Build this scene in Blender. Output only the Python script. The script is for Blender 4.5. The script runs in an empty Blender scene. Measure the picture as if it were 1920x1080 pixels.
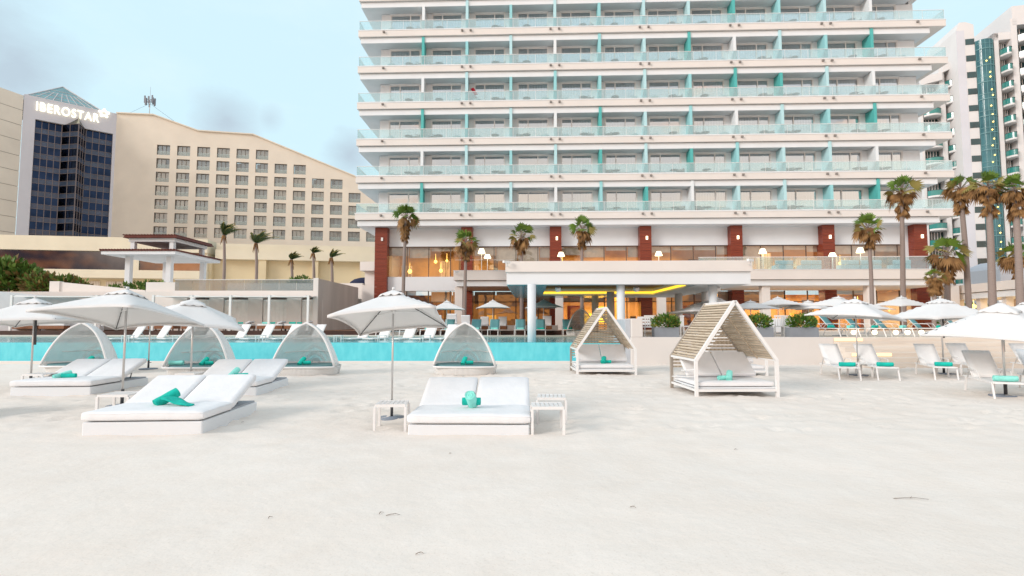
import bpy, bmesh, math, random
from mathutils import Vector, Matrix, noise
R = math.radians
rnd = random.Random(7)
scene = bpy.context.scene
C = scene.collection
# ------------------------------------------------------------------ camera
PITCH = math.atan(.065); CP, SP = math.cos(PITCH), math.sin(PITCH); EYE = 1.7
cam = bpy.data.cameras.new('camera'); co = bpy.data.objects.new('camera', cam); C.objects.link(co)
co.location = (0, 0, EYE); co.rotation_euler = (math.pi/2+PITCH, 0, 0)
cam.sensor_width = 36; cam.lens = 18.75; cam.clip_start = .1; cam.clip_end = 3000
scene.camera = co
# ------------------------------------------------------------------ light
SUN_EL, SUN_AZ = R(24), R(238)          # azimuth measured clockwise from +Y: behind the viewer, to the left
w = bpy.data.worlds.new('World'); scene.world = w; w.use_nodes = True
nt = w.node_tree; N = nt.nodes; L = nt.links; N.clear()
def nd(t, **k):
    n = N.new(t)
    for a, b in k.items(): setattr(n, a, b)
    return n
def mathn(op, a, b=None, c=None, clamp=False):
    n = nd('ShaderNodeMath', operation=op); n.use_clamp = clamp
    for i, v in enumerate((a, b, c)):
        if v is None: continue
        if isinstance(v, (int, float)): n.inputs[i].default_value = v
        else: L.new(v, n.inputs[i])
    return n.outputs[0]
out = nd('ShaderNodeOutputWorld'); bg = nd('ShaderNodeBackground'); bg.inputs[1].default_value = .1
sky = nd('ShaderNodeTexSky', sky_type='NISHITA'); sky.sun_disc = False
sky.sun_elevation = SUN_EL; sky.sun_rotation = SUN_AZ; sky.air_density = 1.0; sky.dust_density = 1.5; sky.ozone_density = 1.5
tc = nd('ShaderNodeTexCoord')
def mixc(f, a, b):
    m = nd('ShaderNodeMix', data_type='RGBA')
    for i, v in ((0, f), (6, a), (7, b)):
        if isinstance(v, (int, float)): m.inputs[i].default_value = v
        elif isinstance(v, tuple): m.inputs[i].default_value = (*v, 1)
        else: L.new(v, m.inputs[i])
    return m.outputs[2]
sx = nd('ShaderNodeSeparateXYZ'); L.new(tc.outputs['Generated'], sx.inputs[0])
northy = mathn('MULTIPLY', mathn('ADD', sx.outputs[1], -.1, clamp=True), 1.8, clamp=True)
veil = mixc(.85, sky.outputs[0], mixc(northy, (7.2, 8.1, 8.8), (6.2, 8.3, 9.1)))
# clouds: noise on the view direction, gathered round a few compass directions
nz = nd('ShaderNodeTexNoise'); nz.inputs['Scale'].default_value = 4.2; nz.inputs['Detail'].default_value = 7; nz.inputs['Roughness'].default_value = .6
mp = nd('ShaderNodeMapping'); mp.inputs['Scale'].default_value = (1, 1, 2.2); L.new(tc.outputs['Generated'], mp.inputs[0]); L.new(mp.outputs[0], nz.inputs['Vector'])
def pixdir(px, py):
    b = (540-py)/1000
    return Vector(((px-960)/1000, CP-SP*b, SP+b*CP)).normalized()
acc = None
for px, py, rad, amp in ((30, 130, .12, 1.0), (-60, 90, .16, 1.), (425, 225, .085, .85), (505, 225, .05, .55), (655, 290, .075, .9), (640, 250, .05, .5), (1100, -500, .3, .5), (-500, 200, .3, .8)):
    d = nd('ShaderNodeVectorMath', operation='DISTANCE'); L.new(tc.outputs['Generated'], d.inputs[0]); d.inputs[1].default_value = pixdir(px, py)
    v = mathn('MULTIPLY', mathn('SUBTRACT', 1.0, mathn('DIVIDE', d.outputs['Value'], rad), clamp=True), amp)
    acc = v if acc is None else mathn('MAXIMUM', acc, v)
cm = mathn('MULTIPLY', mathn('SUBTRACT', mathn('ADD', acc, mathn('MULTIPLY', nz.outputs[0], 1.1)), .78), 1.7, clamp=True)
soft = mathn('MULTIPLY', mathn('SUBTRACT', nz.outputs[0], .45, clamp=True), .9)
g1 = mixc(soft, veil, (7.4, 8.4, 8.8))
g2 = mixc(mathn('MULTIPLY', cm, .9), g1, (4.2, 5.1, 5.9))
# sunrise side (behind the viewer): warm lit cloud banks low over the sea
south = mathn('MULTIPLY', mathn('SUBTRACT', mathn('MULTIPLY', sx.outputs[1], -1.0), .25, clamp=True), 1.6, clamp=True)
lowb = mathn('SUBTRACT', 1.0, mathn('DIVIDE', mathn('ABSOLUTE', mathn('SUBTRACT', sx.outputs[2], .17)), .30), clamp=True)
wf = mathn('MULTIPLY', mathn('MULTIPLY', south, lowb), mathn('MULTIPLY', nz.outputs[0], 2.3), clamp=True)
g3 = mixc(wf, g2, (11.0, 9.6, 8.2))
lowc = mathn('SUBTRACT', 1.0, mathn('DIVIDE', mathn('ABSOLUTE', sx.outputs[2]), .20), clamp=True)
nz2 = nd('ShaderNodeTexNoise'); nz2.inputs['Scale'].default_value = 5; nz2.inputs['Detail'].default_value = 5; L.new(mp.outputs[0], nz2.inputs['Vector'])
south2 = mathn('MULTIPLY', mathn('SUBTRACT', mathn('MULTIPLY', sx.outputs[1], -1.0), .05, clamp=True), 4., clamp=True)
df = mathn('MULTIPLY', south2, mathn('MULTIPLY', mathn('ADD', lowc, mathn('MULTIPLY', mathn('SUBTRACT', nz2.outputs[0], .62), 1.6)), 2.4, clamp=True), clamp=True)
orn = mathn('MULTIPLY', mathn('SUBTRACT', nz.outputs[0], .45, clamp=True), 12., clamp=True)
g4 = mixc(df, g3, mixc(orn, (.8, .9, 1.4), (17., 7.0, 2.0)))
L.new(g4, bg.inputs[0]); L.new(bg.outputs[0], out.inputs[0])
sl = bpy.data.lights.new('sun', 'SUN'); sl.energy = 1.75; sl.angle = R(20); sl.color = (1, .93, .87)
so = bpy.data.objects.new('sun', sl); C.objects.link(so)
sd = Vector((math.sin(SUN_AZ)*math.cos(SUN_EL), math.cos(SUN_AZ)*math.cos(SUN_EL), math.sin(SUN_EL)))
so.rotation_euler = sd.to_track_quat('Z', 'Y').to_euler(); so.location = (0, -20, 30)
vs = scene.view_settings; vs.view_transform = 'Standard'; vs.look = 'None'; vs.exposure = .32; vs.gamma = 1; vs.use_curve_mapping = False
scene.cycles.max_bounces = 6; scene.cycles.transparent_max_bounces = 16; scene.cycles.diffuse_bounces = 3; scene.cycles.glossy_bounces = 3
scene.cycles.sample_clamp_indirect = 4; scene.cycles.caustics_reflective = False; scene.cycles.caustics_refractive = False

# ------------------------------------------------------------------ placing helpers (pixels of the photo -> points on real surfaces)
def at(px, py, Y):
    b = (540-py)/1000; t = Y/(CP-SP*b)
    return Vector(((px-960)/1000*t, Y, EYE+t*(SP+b*CP)))
def gnd(px, py, z=0.):
    b = (540-py)/1000; t = (z-EYE)/(SP+b*CP)
    return Vector(((px-960)/1000*t, t*(CP-SP*b), z))
def hit(px, py, P, D):       # ray against the vertical plane through P (x,y) along D -> (s, z)
    b = (540-py)/1000; dx, dy, dz = (px-960)/1000, CP-SP*b, SP+b*CP
    # dx*t = P0+s*D0 ; dy*t = P1+s*D1
    det = dx*(-D[1])+dy*D[0]
    t = (P[0]*(-D[1])+P[1]*D[0])/det; s = (dx*t-P[0])/D[0] if abs(D[0]) > abs(D[1]) else (dy*t-P[1])/D[1]
    return s, EYE+dz*t
ORD = 'first second third fourth fifth sixth seventh eighth ninth tenth eleventh twelfth thirteenth fourteenth fifteenth sixteenth'.split()

# ------------------------------------------------------------------ materials
MATS = {}
def mat(name, col, rough=.6, var=.06, scale=3., bump=0., bscale=40., metal=0., spec=.4, emit=None, estr=0., alpha=None, col2=None, stretch=(1, 1, 1)):
    if name in MATS: return MATS[name]
    m = bpy.data.materials.new(name); m.use_nodes = True; n = m.node_tree; b = n.nodes['Principled BSDF']
    b.inputs['Roughness'].default_value = rough; b.inputs['Metallic'].default_value = metal; b.inputs['Specular IOR Level'].default_value = spec
    t = n.nodes.new('ShaderNodeTexCoord'); mp = n.nodes.new('ShaderNodeMapping'); mp.inputs['Scale'].default_value = stretch
    n.links.new(t.outputs['Object'], mp.inputs[0])
    nz = n.nodes.new('ShaderNodeTexNoise'); nz.inputs['Scale'].default_value = scale; nz.inputs['Detail'].default_value = 6; n.links.new(mp.outputs[0], nz.inputs['Vector'])
    r = n.nodes.new('ShaderNodeValToRGB'); r.color_ramp.elements[0].position = .3; r.color_ramp.elements[1].position = .7
    c2 = col2 or tuple(min(1, c*(1+var)) for c in col); c1 = col if col2 else tuple(c*(1-var) for c in col)
    r.color_ramp.elements[0].color = (*c1, 1); r.color_ramp.elements[1].color = (*c2, 1)
    n.links.new(nz.outputs[0], r.inputs[0]); n.links.new(r.outputs[0], b.inputs['Base Color'])
    if bump:
        z2 = n.nodes.new('ShaderNodeTexNoise'); z2.inputs['Scale'].default_value = bscale; z2.inputs['Detail'].default_value = 4; n.links.new(mp.outputs[0], z2.inputs['Vector'])
        bp = n.nodes.new('ShaderNodeBump'); bp.inputs['Strength'].default_value = bump; bp.inputs['Distance'].default_value = .02
        n.links.new(z2.outputs[0], bp.inputs['Height']); n.links.new(bp.outputs[0], b.inputs['Normal'])
    if emit: b.inputs['Emission Color'].default_value = (*emit, 1); b.inputs['Emission Strength'].default_value = estr
    if alpha is not None: b.inputs['Alpha'].default_value = alpha
    MATS[name] = m; return m
def glass(name, tint=(.9, .97, .97), refl=.15, rough=.02, gcol=(1, 1, 1), diff=0., dcol=(.5, .7, .7), wob=0.):
    if name in MATS: return MATS[name]
    m = bpy.data.materials.new(name); m.use_nodes = True; n = m.node_tree; n.nodes.clear()
    o = n.nodes.new('ShaderNodeOutputMaterial'); tr = n.nodes.new('ShaderNodeBsdfTransparent'); tr.inputs[0].default_value = (*tint, 1)
    gl = n.nodes.new('ShaderNodeBsdfGlossy'); gl.inputs[0].default_value = (*gcol, 1); gl.inputs['Roughness'].default_value = rough
    lw = n.nodes.new('ShaderNodeLayerWeight'); lw.inputs[0].default_value = .5
    ma = n.nodes.new('ShaderNodeMath'); ma.operation = 'MULTIPLY_ADD'; ma.use_clamp = True; n.links.new(lw.outputs['Facing'], ma.inputs[0]); ma.inputs[1].default_value = .5; ma.inputs[2].default_value = refl
    mx = n.nodes.new('ShaderNodeMixShader'); n.links.new(ma.outputs[0], mx.inputs[0]); n.links.new(tr.outputs[0], mx.inputs[1]); n.links.new(gl.outputs[0], mx.inputs[2])
    last = mx
    if diff:
        df = n.nodes.new('ShaderNodeBsdfDiffuse'); df.inputs[0].default_value = (*dcol, 1)
        m2 = n.nodes.new('ShaderNodeMixShader'); m2.inputs[0].default_value = diff; n.links.new(mx.outputs[0], m2.inputs[1]); n.links.new(df.outputs[0], m2.inputs[2]); last = m2
    if wob:
        t = n.nodes.new('ShaderNodeTexCoord'); z2 = n.nodes.new('ShaderNodeTexNoise'); z2.inputs['Scale'].default_value = .8; n.links.new(t.outputs['Object'], z2.inputs['Vector'])
        bp = n.nodes.new('ShaderNodeBump'); bp.inputs['Strength'].default_value = wob; bp.inputs['Distance'].default_value = .1
        n.links.new(z2.outputs[0], bp.inputs['Height']); n.links.new(bp.outputs[0], gl.inputs['Normal'])
    n.links.new(last.outputs[0], o.inputs[0]); MATS[name] = m; return m
def waved(name, c1, c2, axis='Z', scale=6., dist=1., rough=.5, bump=.2, detail=2.):
    if name in MATS: return MATS[name]
    m = bpy.data.materials.new(name); m.use_nodes = True; n = m.node_tree; b = n.nodes['Principled BSDF']; b.inputs['Roughness'].default_value = rough
    t = n.nodes.new('ShaderNodeTexCoord'); wv = n.nodes.new('ShaderNodeTexWave'); wv.bands_direction = axis; wv.inputs['Scale'].default_value = scale
    wv.inputs['Distortion'].default_value = dist; wv.inputs['Detail'].default_value = detail; n.links.new(t.outputs['Object'], wv.inputs['Vector'])
    r = n.nodes.new('ShaderNodeValToRGB'); r.color_ramp.elements[0].color = (*c1, 1); r.color_ramp.elements[1].color = (*c2, 1)
    n.links.new(wv.outputs['Fac'], r.inputs[0]); n.links.new(r.outputs[0], b.inputs['Base Color'])
    bp = n.nodes.new('ShaderNodeBump'); bp.inputs['Strength'].default_value = bump; bp.inputs['Distance'].default_value = .01
    n.links.new(wv.outputs['Fac'], bp.inputs['Height']); n.links.new(bp.outputs[0], b.inputs['Normal']); MATS[name] = m; return m
def woven(name, col, cover=.5):
    m = bpy.data.materials.new(name); m.use_nodes = True; n = m.node_tree; b = n.nodes['Principled BSDF']; b.inputs['Base Color'].default_value = (*col, 1); b.inputs['Roughness'].default_value = .7
    t = n.nodes.new('ShaderNodeTexCoord')
    ws = []
    for ax, sc in (('X', 17.), ('Y', 7.)):
        wv = n.nodes.new('ShaderNodeTexWave'); wv.bands_direction = ax; wv.inputs['Scale'].default_value = sc; wv.inputs['Distortion'].default_value = .6; n.links.new(t.outputs['UV'], wv.inputs['Vector'])
        ws.append(wv.outputs['Fac'])
    mx = n.nodes.new('ShaderNodeMath'); mx.operation = 'MULTIPLY'; n.links.new(ws[0], mx.inputs[0]); mx.inputs[1].default_value = .5
    my = n.nodes.new('ShaderNodeMath'); my.operation = 'MULTIPLY_ADD'; n.links.new(ws[1], my.inputs[0]); my.inputs[1].default_value = .2; n.links.new(mx.outputs[0], my.inputs[2])
    ad = n.nodes.new('ShaderNodeMath'); ad.operation = 'ADD'; n.links.new(my.outputs[0], ad.inputs[0]); ad.inputs[1].default_value = cover-.35
    n.links.new(ad.outputs[0], b.inputs['Alpha']); MATS[name] = m; return m
white = mat('white_plaster', (.75, .77, .79), .7, .03, .6, .1, 8)
ivory = mat('ivory_plaster', (.74, .69, .65), .75, .03, .5, .1, 8)
greyw = mat('pale_soffit', (.70, .74, .77), .8, .03)
beigew = mat('cream_stucco', (.73, .66, .56), .85, .05, .25, .2, 6)
yelw = mat('yellow_stucco', (.68, .57, .37), .85, .05, .3, .2, 6)
yelw2 = mat('pale_yellow_stucco', (.73, .66, .51), .85, .05, .3, .2, 6)
towerw = mat('white_tower_stucco', (.60, .60, .64), .8, .03, .2, .15, 4)
wmetal = mat('white_metal', (.80, .79, .78), .35, .02)
wcush = mat('white_cushion', (.80, .80, .81), .85, .03, 3, .25, 14)
wsling = mat('white_sling', (.81, .80, .79), .8, .03, 4, .2, 90)
canv = mat('white_canvas', (.86, .86, .86), .9, .03, 1.5, .15, 8)
_n = canv.node_tree; _b = _n.nodes['Principled BSDF']; _t = _n.nodes.new('ShaderNodeBsdfTranslucent'); _t.inputs[0].default_value = (.93, .89, .84, 1)
_m = _n.nodes.new('ShaderNodeMixShader'); _m.inputs[0].default_value = .2; _o = _n.nodes['Material Output']
_n.links.new(_b.outputs[0], _m.inputs[1]); _n.links.new(_t.outputs[0], _m.inputs[2]); _n.links.new(_m.outputs[0], _o.inputs[0])
tsling = mat('teal_sling', (.13, .33, .35), .8, .06, 4, .2, 60)
tcush = mat('grey_teal_cushion', (.13, .25, .26), .9, .08, 4, .3, 20)
steel = mat('brushed_steel', (.62, .61, .60), .3, .05, 3, metal=.8)
dmetal = mat('dark_metal', (.06, .06, .065), .45, .1)
gstone = mat('grey_base_plate', (.22, .25, .30), .6, .1)
tow_d = mat('emerald_towel', (.01, .52, .42), .95, .15, 9, .8, 60)
tow_l = mat('mint_towel', (.30, .82, .73), .95, .1, 9, .8, 60)
slatm = waved('beige_slat_wood', (.46, .37, .27), (.60, .50, .38), 'X', 3, 3, .7, .1)
redwood = waved('red_wood_planks', (.12, .015, .006), (.27, .042, .015), 'Z', 2.6, 4, .35, .15, 4)
brownw = waved('brown_deck_wood', (.20, .075, .028), (.30, .12, .05), 'X', 3, 3, .55, .1)
darkw = mat('dark_deck_edge', (.045, .018, .012), .6, .3, 2)
travert = mat('travertine', (.68, .58, .49), .65, .1, 1.6, .1, 8, col2=(.78, .71, .63), stretch=(.35, 1, 5))
railg = glass('railing_glass', (.84, .95, .96), .03, .03, diff=.16, dcol=(.78, .93, .94))
wing = glass('window_glass', (.50, .60, .62), .5, .02, (.97, .98, 1), wob=.05)
lobg = glass('lobby_glass', (.86, .83, .80), .12, .02, wob=.08)
dkglass = mat('dark_blue_glass', (.016, .028, .06), .04, .3, .4, metal=1.)
blackglass = mat('black_glass', (.24, .21, .20), .04, .1, 1, metal=1.)
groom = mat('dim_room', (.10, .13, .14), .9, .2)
curtain = waved('grey_curtain', (.25, .28, .30), (.42, .45, .46), 'X', 2.2, .6, .9, .3)
wcurtain = waved('white_curtain', (.45, .56, .60), (.66, .76, .78), 'X', 2.2, .6, .9, .3)
ccurtain = waved('cream_curtain', (.50, .40, .31), (.76, .68, .58), 'X', 1.3, .6, .9, .3)
t0 = mat('white_divider', (.74, .78, .80), .6, .02); t1 = mat('pale_aqua_divider', (.46, .70, .74), .6, .03)
t2 = mat('aqua_divider', (.30, .62, .65), .6, .03); t3 = mat('teal_divider', (.09, .44, .42), .6, .04)
leafg = mat('palm_green', (.045, .11, .015), .6, .5, 1.2, col2=(.17, .26, .03)); leafd = mat('dead_palm_frond', (.12, .055, .02), .9, .5, 2, col2=(.38, .21, .08))
leafy = mat('tip_burnt_frond', (.20, .19, .04), .8, .5, 1.2, col2=(.34, .26, .09))
bark = waved('palm_bark', (.25, .19, .17), (.32, .26, .23), 'Z', 5, 6, .9, .5, 4)
bush1 = mat('shrub_leaf', (.035, .10, .015), .6, .5, 1.5, col2=(.17, .26, .04)); bush2 = mat('shrub_leaf_rust', (.12, .07, .02), .7, .5, 2, col2=(.20, .14, .03))
twigm = mat('dry_twig', (.20, .14, .10), .9, .3)
warmw = mat('warm_interior_wall', (.66, .42, .17), .8, .2, .5); warmf = mat('warm_interior_floor', (.32, .16, .07), .5, .2, .8)
lampy = mat('lamp_glow', (1, .8, .4), .8, 0, emit=(1, .62, .12), estr=3.2); lampw = mat('lamp_shade_glow', (1, .9, .7), .8, 0, emit=(1, .86, .55), estr=1.6)
cove = mat('cove_light', (1, .8, .3), .8, 0, emit=(1, .60, .02), estr=1.5)
signm = mat('sign_glow', (1, .98, .85), .6, 0, emit=(1, .95, .72), estr=1.0)

# ------------------------------------------------------------------ mesh builder
class MB:
    def __init__(s): s.v = []; s.f = []; s.m = []; s.sm = []; s.uv = {}; s.M = Matrix.Identity(4); s.mi = 0; s.smooth = False
    def add(s, vs, fs):
        o = len(s.v); s.v += [tuple(s.M @ Vector(p)) for p in vs]
        for f in fs: s.f.append(tuple(i+o for i in f)); s.m.append(s.mi); s.sm.append(s.smooth)
        return o
    def box(s, x0, x1, y0, y1, z0, z1):
        s.add([(x, y, z) for z in (z0, z1) for y in (y0, y1) for x in (x0, x1)], [(0, 2, 3, 1), (4, 5, 7, 6), (0, 1, 5, 4), (1, 3, 7, 5), (3, 2, 6, 7), (2, 0, 4, 6)])
    def quad(s, a, b, c, d): s.add([a, b, c, d], [(0, 1, 2, 3)])
    def bar(s, p, q, w, h=None, up=(0, 0, 1)):
        p, q = Vector(p), Vector(q); d = (q-p).normalized(); u = Vector(up)
        if abs(d.dot(u)) > .98: u = Vector((1, 0, 0))
        a = d.cross(u).normalized(); b = a.cross(d); h = h or w; a *= w/2; b *= h/2
        s.add([p-a-b, p+a-b, p+a+b, p-a+b, q-a-b, q+a-b, q+a+b, q-a+b], [(0, 3, 2, 1), (4, 5, 6, 7), (0, 1, 5, 4), (1, 2, 6, 5), (2, 3, 7, 6), (3, 0, 4, 7)])
    def tube(s, pts, r, n=8, r1=None, cap=True):
        pts = [Vector(p) for p in pts]; k = len(pts); vs = []; sm = s.smooth; prev = None
        for i, p in enumerate(pts):
            d = (pts[min(i+1, k-1)]-pts[max(i-1, 0)]).normalized()
            a = prev if prev is not None else (Vector((0, 0, 1)) if abs(d.z) < .9 else Vector((1, 0, 0)))
            b = d.cross(a).normalized(); a = b.cross(d).normalized(); prev = a
            rr = r if r1 is None else r+(r1-r)*i/(k-1)
            vs += [p+(a*math.cos(2*math.pi*j/n)+b*math.sin(2*math.pi*j/n))*rr for j in range(n)]
        s.smooth = True
        o = s.add(vs, [(i*n+j, i*n+(j+1) % n, (i+1)*n+(j+1) % n, (i+1)*n+j) for i in range(k-1) for j in range(n)])
        s.smooth = False
        if cap:
            s.f.append(tuple(o+j for j in reversed(range(n)))); s.m.append(s.mi); s.sm.append(False)
            s.f.append(tuple(o+(k-1)*n+j for j in range(n))); s.m.append(s.mi); s.sm.append(False)
        s.smooth = sm
    def grid(s, fn, nu, nv, smooth=True, uv=None, closed=False):
        sm = s.smooth; s.smooth = smooth
        vs = [fn(i/nu, j/nv) for j in range(nv+1) for i in range(nu+1)]
        fs = [(j*(nu+1)+i, j*(nu+1)+i+1, (j+1)*(nu+1)+i+1, (j+1)*(nu+1)+i) for j in range(nv) for i in range(nu)]
        o = s.add(vs, fs)
        if uv:
            for j in range(nv+1):
                for i in range(nu+1): s.uv[o+j*(nu+1)+i] = uv(i/nu, j/nv)
        s.smooth = sm
    def lathe(s, prof, n=16, cx=0, cy=0):
        s.grid(lambda u, v: (cx+P(prof, v)[0]*math.cos(2*math.pi*u), cy+P(prof, v)[0]*math.sin(2*math.pi*u), P(prof, v)[1]), n, len(prof)-1)
    def prism(s, poly, y0, y1):     # polygon in x,z extruded along y
        n = len(poly)
        s.add([(x, y0, z) for x, z in poly]+[(x, y1, z) for x, z in poly], [tuple(range(n)), tuple(reversed(range(n, 2*n)))]+[(i, i+n, (i+1) % n+n, (i+1) % n) for i in range(n)])
    def cushion(s, x0, x1, y0, y1, z0, z1, r=.05, puff=.015, seed=0.):
        c = Vector(((x0+x1)/2, (y0+y1)/2, (z0+z1)/2)); h = Vector(((x1-x0)/2, (y1-y0)/2, (z1-z0)/2)); r = min(r, h.x*.9, h.y*.9, h.z*.9); inn = h-Vector((r, r, r))
        def pt(p):
            q = Vector((p.x*h.x, p.y*h.y, p.z*h.z)); k = Vector([max(-inn[i], min(inn[i], q[i])) for i in range(3)]); d = q-k
            q = k+(d.normalized()*r if d.length > 1e-6 else d)
            b = (1-p.x**2)*(1-p.y**2); w_ = noise.noise(Vector((q.x*2.3+seed, q.y*2.6, seed)))*.9+noise.noise(Vector((q.x*7+seed, q.y*5, 3)))*.45
            q.z += (puff*(b**.4)+puff*.8*w_)*(1 if p.z > 0 else .25); q.y += .010*noise.noise(Vector((q.x*3+seed, q.z*4, 1)))*abs(p.y)
            return tuple(c+q)
        n = 22
        for ax in range(3):
            for sg in (-1, 1):
                def f(u, v):
                    p = Vector((0, 0, 0)); p[ax] = sg; p[(ax+1) % 3] = (2*u-1)*sg; p[(ax+2) % 3] = 2*v-1; return pt(p)
                a_, b_ = (n if h[(ax+1) % 3] > .1 else 6), (n if h[(ax+2) % 3] > .1 else 6); s.grid(f, a_, b_)
        for zz in (-.62, .62):
            path = [pt(Vector((*xy, zz))) for xy in [(-1+2*i/16, -1) for i in range(16)]+[(1, -1+2*i/16) for i in range(16)]+[(1-2*i/16, 1) for i in range(16)]+[(-1, 1-2*i/16) for i in range(17)]]
            s.tube(path, .005, 4)
    def build(s, name, mats, parent=None, bevel=0., seg=2, solid=0., loc=None):
        me = bpy.data.meshes.new(name); me.from_pydata(s.v, [], s.f)
        for m in (mats if isinstance(mats, (list, tuple)) else [mats]): me.materials.append(m)
        me.polygons.foreach_set('material_index', s.m); me.polygons.foreach_set('use_smooth', s.sm)
        if s.uv:
            ul = me.uv_layers.new(name='UVMap')
            for l in me.loops: ul.data[l.index].uv = s.uv.get(l.vertex_index, (0, 0))
        me.update()
        o = bpy.data.objects.new(name, me); C.objects.link(o)
        if parent is not None: o.parent = parent
        if loc is not None: o.location = loc
        if solid: md = o.modifiers.new('thick', 'SOLIDIFY'); md.thickness = solid; md.offset = 0
        if bevel: md = o.modifiers.new('bevel', 'BEVEL'); md.width = bevel; md.segments = seg; md.limit_method = 'ANGLE'; md.harden_normals = False
        return o
def P(prof, v):
    k = v*(len(prof)-1); i = min(int(k+1e-6), len(prof)-2); t = k-i
    return (prof[i][0]*(1-t)+prof[i+1][0]*t, prof[i][1]*(1-t)+prof[i+1][1]*t)
def tag(o, label, cat, group=None):
    o['label'] = label; o['category'] = cat
    if group: o['group'] = group
    return o
def thing(name, label, cat, loc=(0, 0, 0), rz=0., group=None):
    o = bpy.data.objects.new(name, None); C.objects.link(o); o.location = loc; o.rotation_euler = (0, 0, rz); o.empty_display_size = .3
    return tag(o, label, cat, group)
def struct(o, kind='structure'): o['kind'] = kind; return o
def kids(o): return [c for c in C.objects if c.parent == o]
def copytree(o, ks, parent=None, loc=None, rz=None, label=None, scale=None):
    c = o.copy(); C.objects.link(c)
    if parent is not None: c.parent = parent
    for k in ks: copytree(k[0], k[1], c)
    if loc is not None: c.location = loc
    if rz is not None: c.rotation_euler[2] = rz
    if label: c['label'] = label
    if scale: c.scale = scale if isinstance(scale, tuple) else (scale,)*3
    return c
def tree(o): return [(k, tree(k)) for k in kids(o)]
class Proto:        # first placement uses the source itself, later ones are copies
    def __init__(s, o): s.o = o; s.t = tree(o); s.used = False
    def put(s, loc, rz=0., label=None, scale=None):
        if not s.used:
            s.used = True; o = s.o; o.location = loc; o.rotation_euler[2] = rz
            if label: o['label'] = label
            if scale: o.scale = scale if isinstance(scale, tuple) else (scale,)*3
            return o
        return copytree(s.o, s.t, None, loc, rz, label, scale)

# ------------------------------------------------------------------ sand, terrace, pool
def axis(segs):
    a = []
    for x0, x1, st in segs:
        n = max(1, round((x1-x0)/st)); a += [x0+(x1-x0)*i/n for i in range(n)]
    a.append(segs[-1][1]); return a
xs = axis([(-900, -100, 200), (-100, -30, 10), (-30, -15, .5), (-15, 19, .11), (19, 30, .5), (30, 100, 10), (100, 900, 200)])
ys = axis([(-400, -60, 60), (-60, -5, 6), (-5, 2, .5), (2, 23, .11), (23, 30, 1), (30, 100, 10), (100, 1500, 200)])
foot = [(rnd.uniform(-13, 17), rnd.uniform(8.5, 22), rnd.uniform(.08, .17), rnd.uniform(.02, .06)) for _ in range(1300)]
cell = {}
for f in foot: cell.setdefault((int(f[0]//1), int(f[1]//1)), []).append(f)
def sandz(x, y):
    if not (-30 < x < 30 and 1 < y < 23.5): return -.02
    a = .035*noise.noise((x*.22, y*.3, 0))+.014*noise.noise((x*.9, y*1.2, 3))
    k = min(1, max(.25, (y-6)/3.)); a += k*(.03*noise.noise((x*2.2, y*2.8, 7))+.010*noise.noise((x*6, y*7, 9)))
    if -15 < x < 19:
        for i in (-1, 0, 1):
            for j in (-1, 0, 1):
                for fx, fy, fr, fd in cell.get((int(x//1)+i, int(y//1)+j), ()):
                    d = math.hypot(x-fx, y-fy)/fr
                    if d < 2: a += fd*(-math.exp(-d*d*1.6)+.55*math.exp(-(d-1.25)**2*7))
    e = min(1, max(0, (23.5-y)/1), max(0, (y-1)/1))
    return a*e-.02*(1-e)
nx, ny = len(xs), len(ys)
me = bpy.data.meshes.new('sand')
me.from_pydata([(x, y, sandz(x, y)) for y in ys for x in xs], [], [(j*nx+i, j*nx+i+1, (j+1)*nx+i+1, (j+1)*nx+i) for j in range(ny-1) for i in range(nx-1)])
me.polygons.foreach_set('use_smooth', [True]*len(me.polygons))
so_ = bpy.data.objects.new('sand', me); C.objects.link(so_); struct(so_)
m = bpy.data.materials.new('beach_sand'); m.use_nodes = True; n = m.node_tree; b = n.nodes['Principled BSDF']; b.inputs['Roughness'].default_value = .95; b.inputs['Specular IOR Level'].default_value = .15
t = n.nodes.new('ShaderNodeTexCoord'); prev = None
def nodnoise(sc, det=6):
    q = n.nodes.new('ShaderNodeTexNoise'); q.inputs['Scale'].default_value = sc; q.inputs['Detail'].default_value = det; n.links.new(t.outputs['Object'], q.inputs['Vector']); return q
q1, q2, q3 = nodnoise(.35), nodnoise(2.3, 8), nodnoise(60, 3)
r = n.nodes.new('ShaderNodeValToRGB'); r.color_ramp.elements[0].position = .36; r.color_ramp.elements[1].position = .66
r.color_ramp.elements[0].color = (.785, .70, .625, 1); r.color_ramp.elements[1].color = (.83, .76, .695, 1)
ad = n.nodes.new('ShaderNodeMath'); ad.operation = 'MULTIPLY_ADD'; n.links.new(q2.outputs[0], ad.inputs[0]); ad.inputs[1].default_value = .5
ml = n.nodes.new('ShaderNodeMath'); ml.operation = 'MULTIPLY'; n.links.new(q1.outputs[0], ml.inputs[0]); ml.inputs[1].default_value = .5; n.links.new(ml.outputs[0], ad.inputs[2])
n.links.new(ad.outputs[0], r.inputs[0])
r2 = n.nodes.new('ShaderNodeValToRGB'); r2.color_ramp.elements[0].position = .25; r2.color_ramp.elements[1].position = .45; r2.color_ramp.elements[0].color = (.90, .88, .86, 1); r2.color_ramp.elements[1].color = (1, 1, 1, 1)
n.links.new(q3.outputs[0], r2.inputs[0]); mm = n.nodes.new('ShaderNodeMix'); mm.data_type = 'RGBA'; mm.blend_type = 'MULTIPLY'; mm.inputs[0].default_value = 1
n.links.new(r.outputs[0], mm.inputs[6]); n.links.new(r2.outputs[0], mm.inputs[7]); n.links.new(mm.outputs[2], b.inputs['Base Color'])
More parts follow.
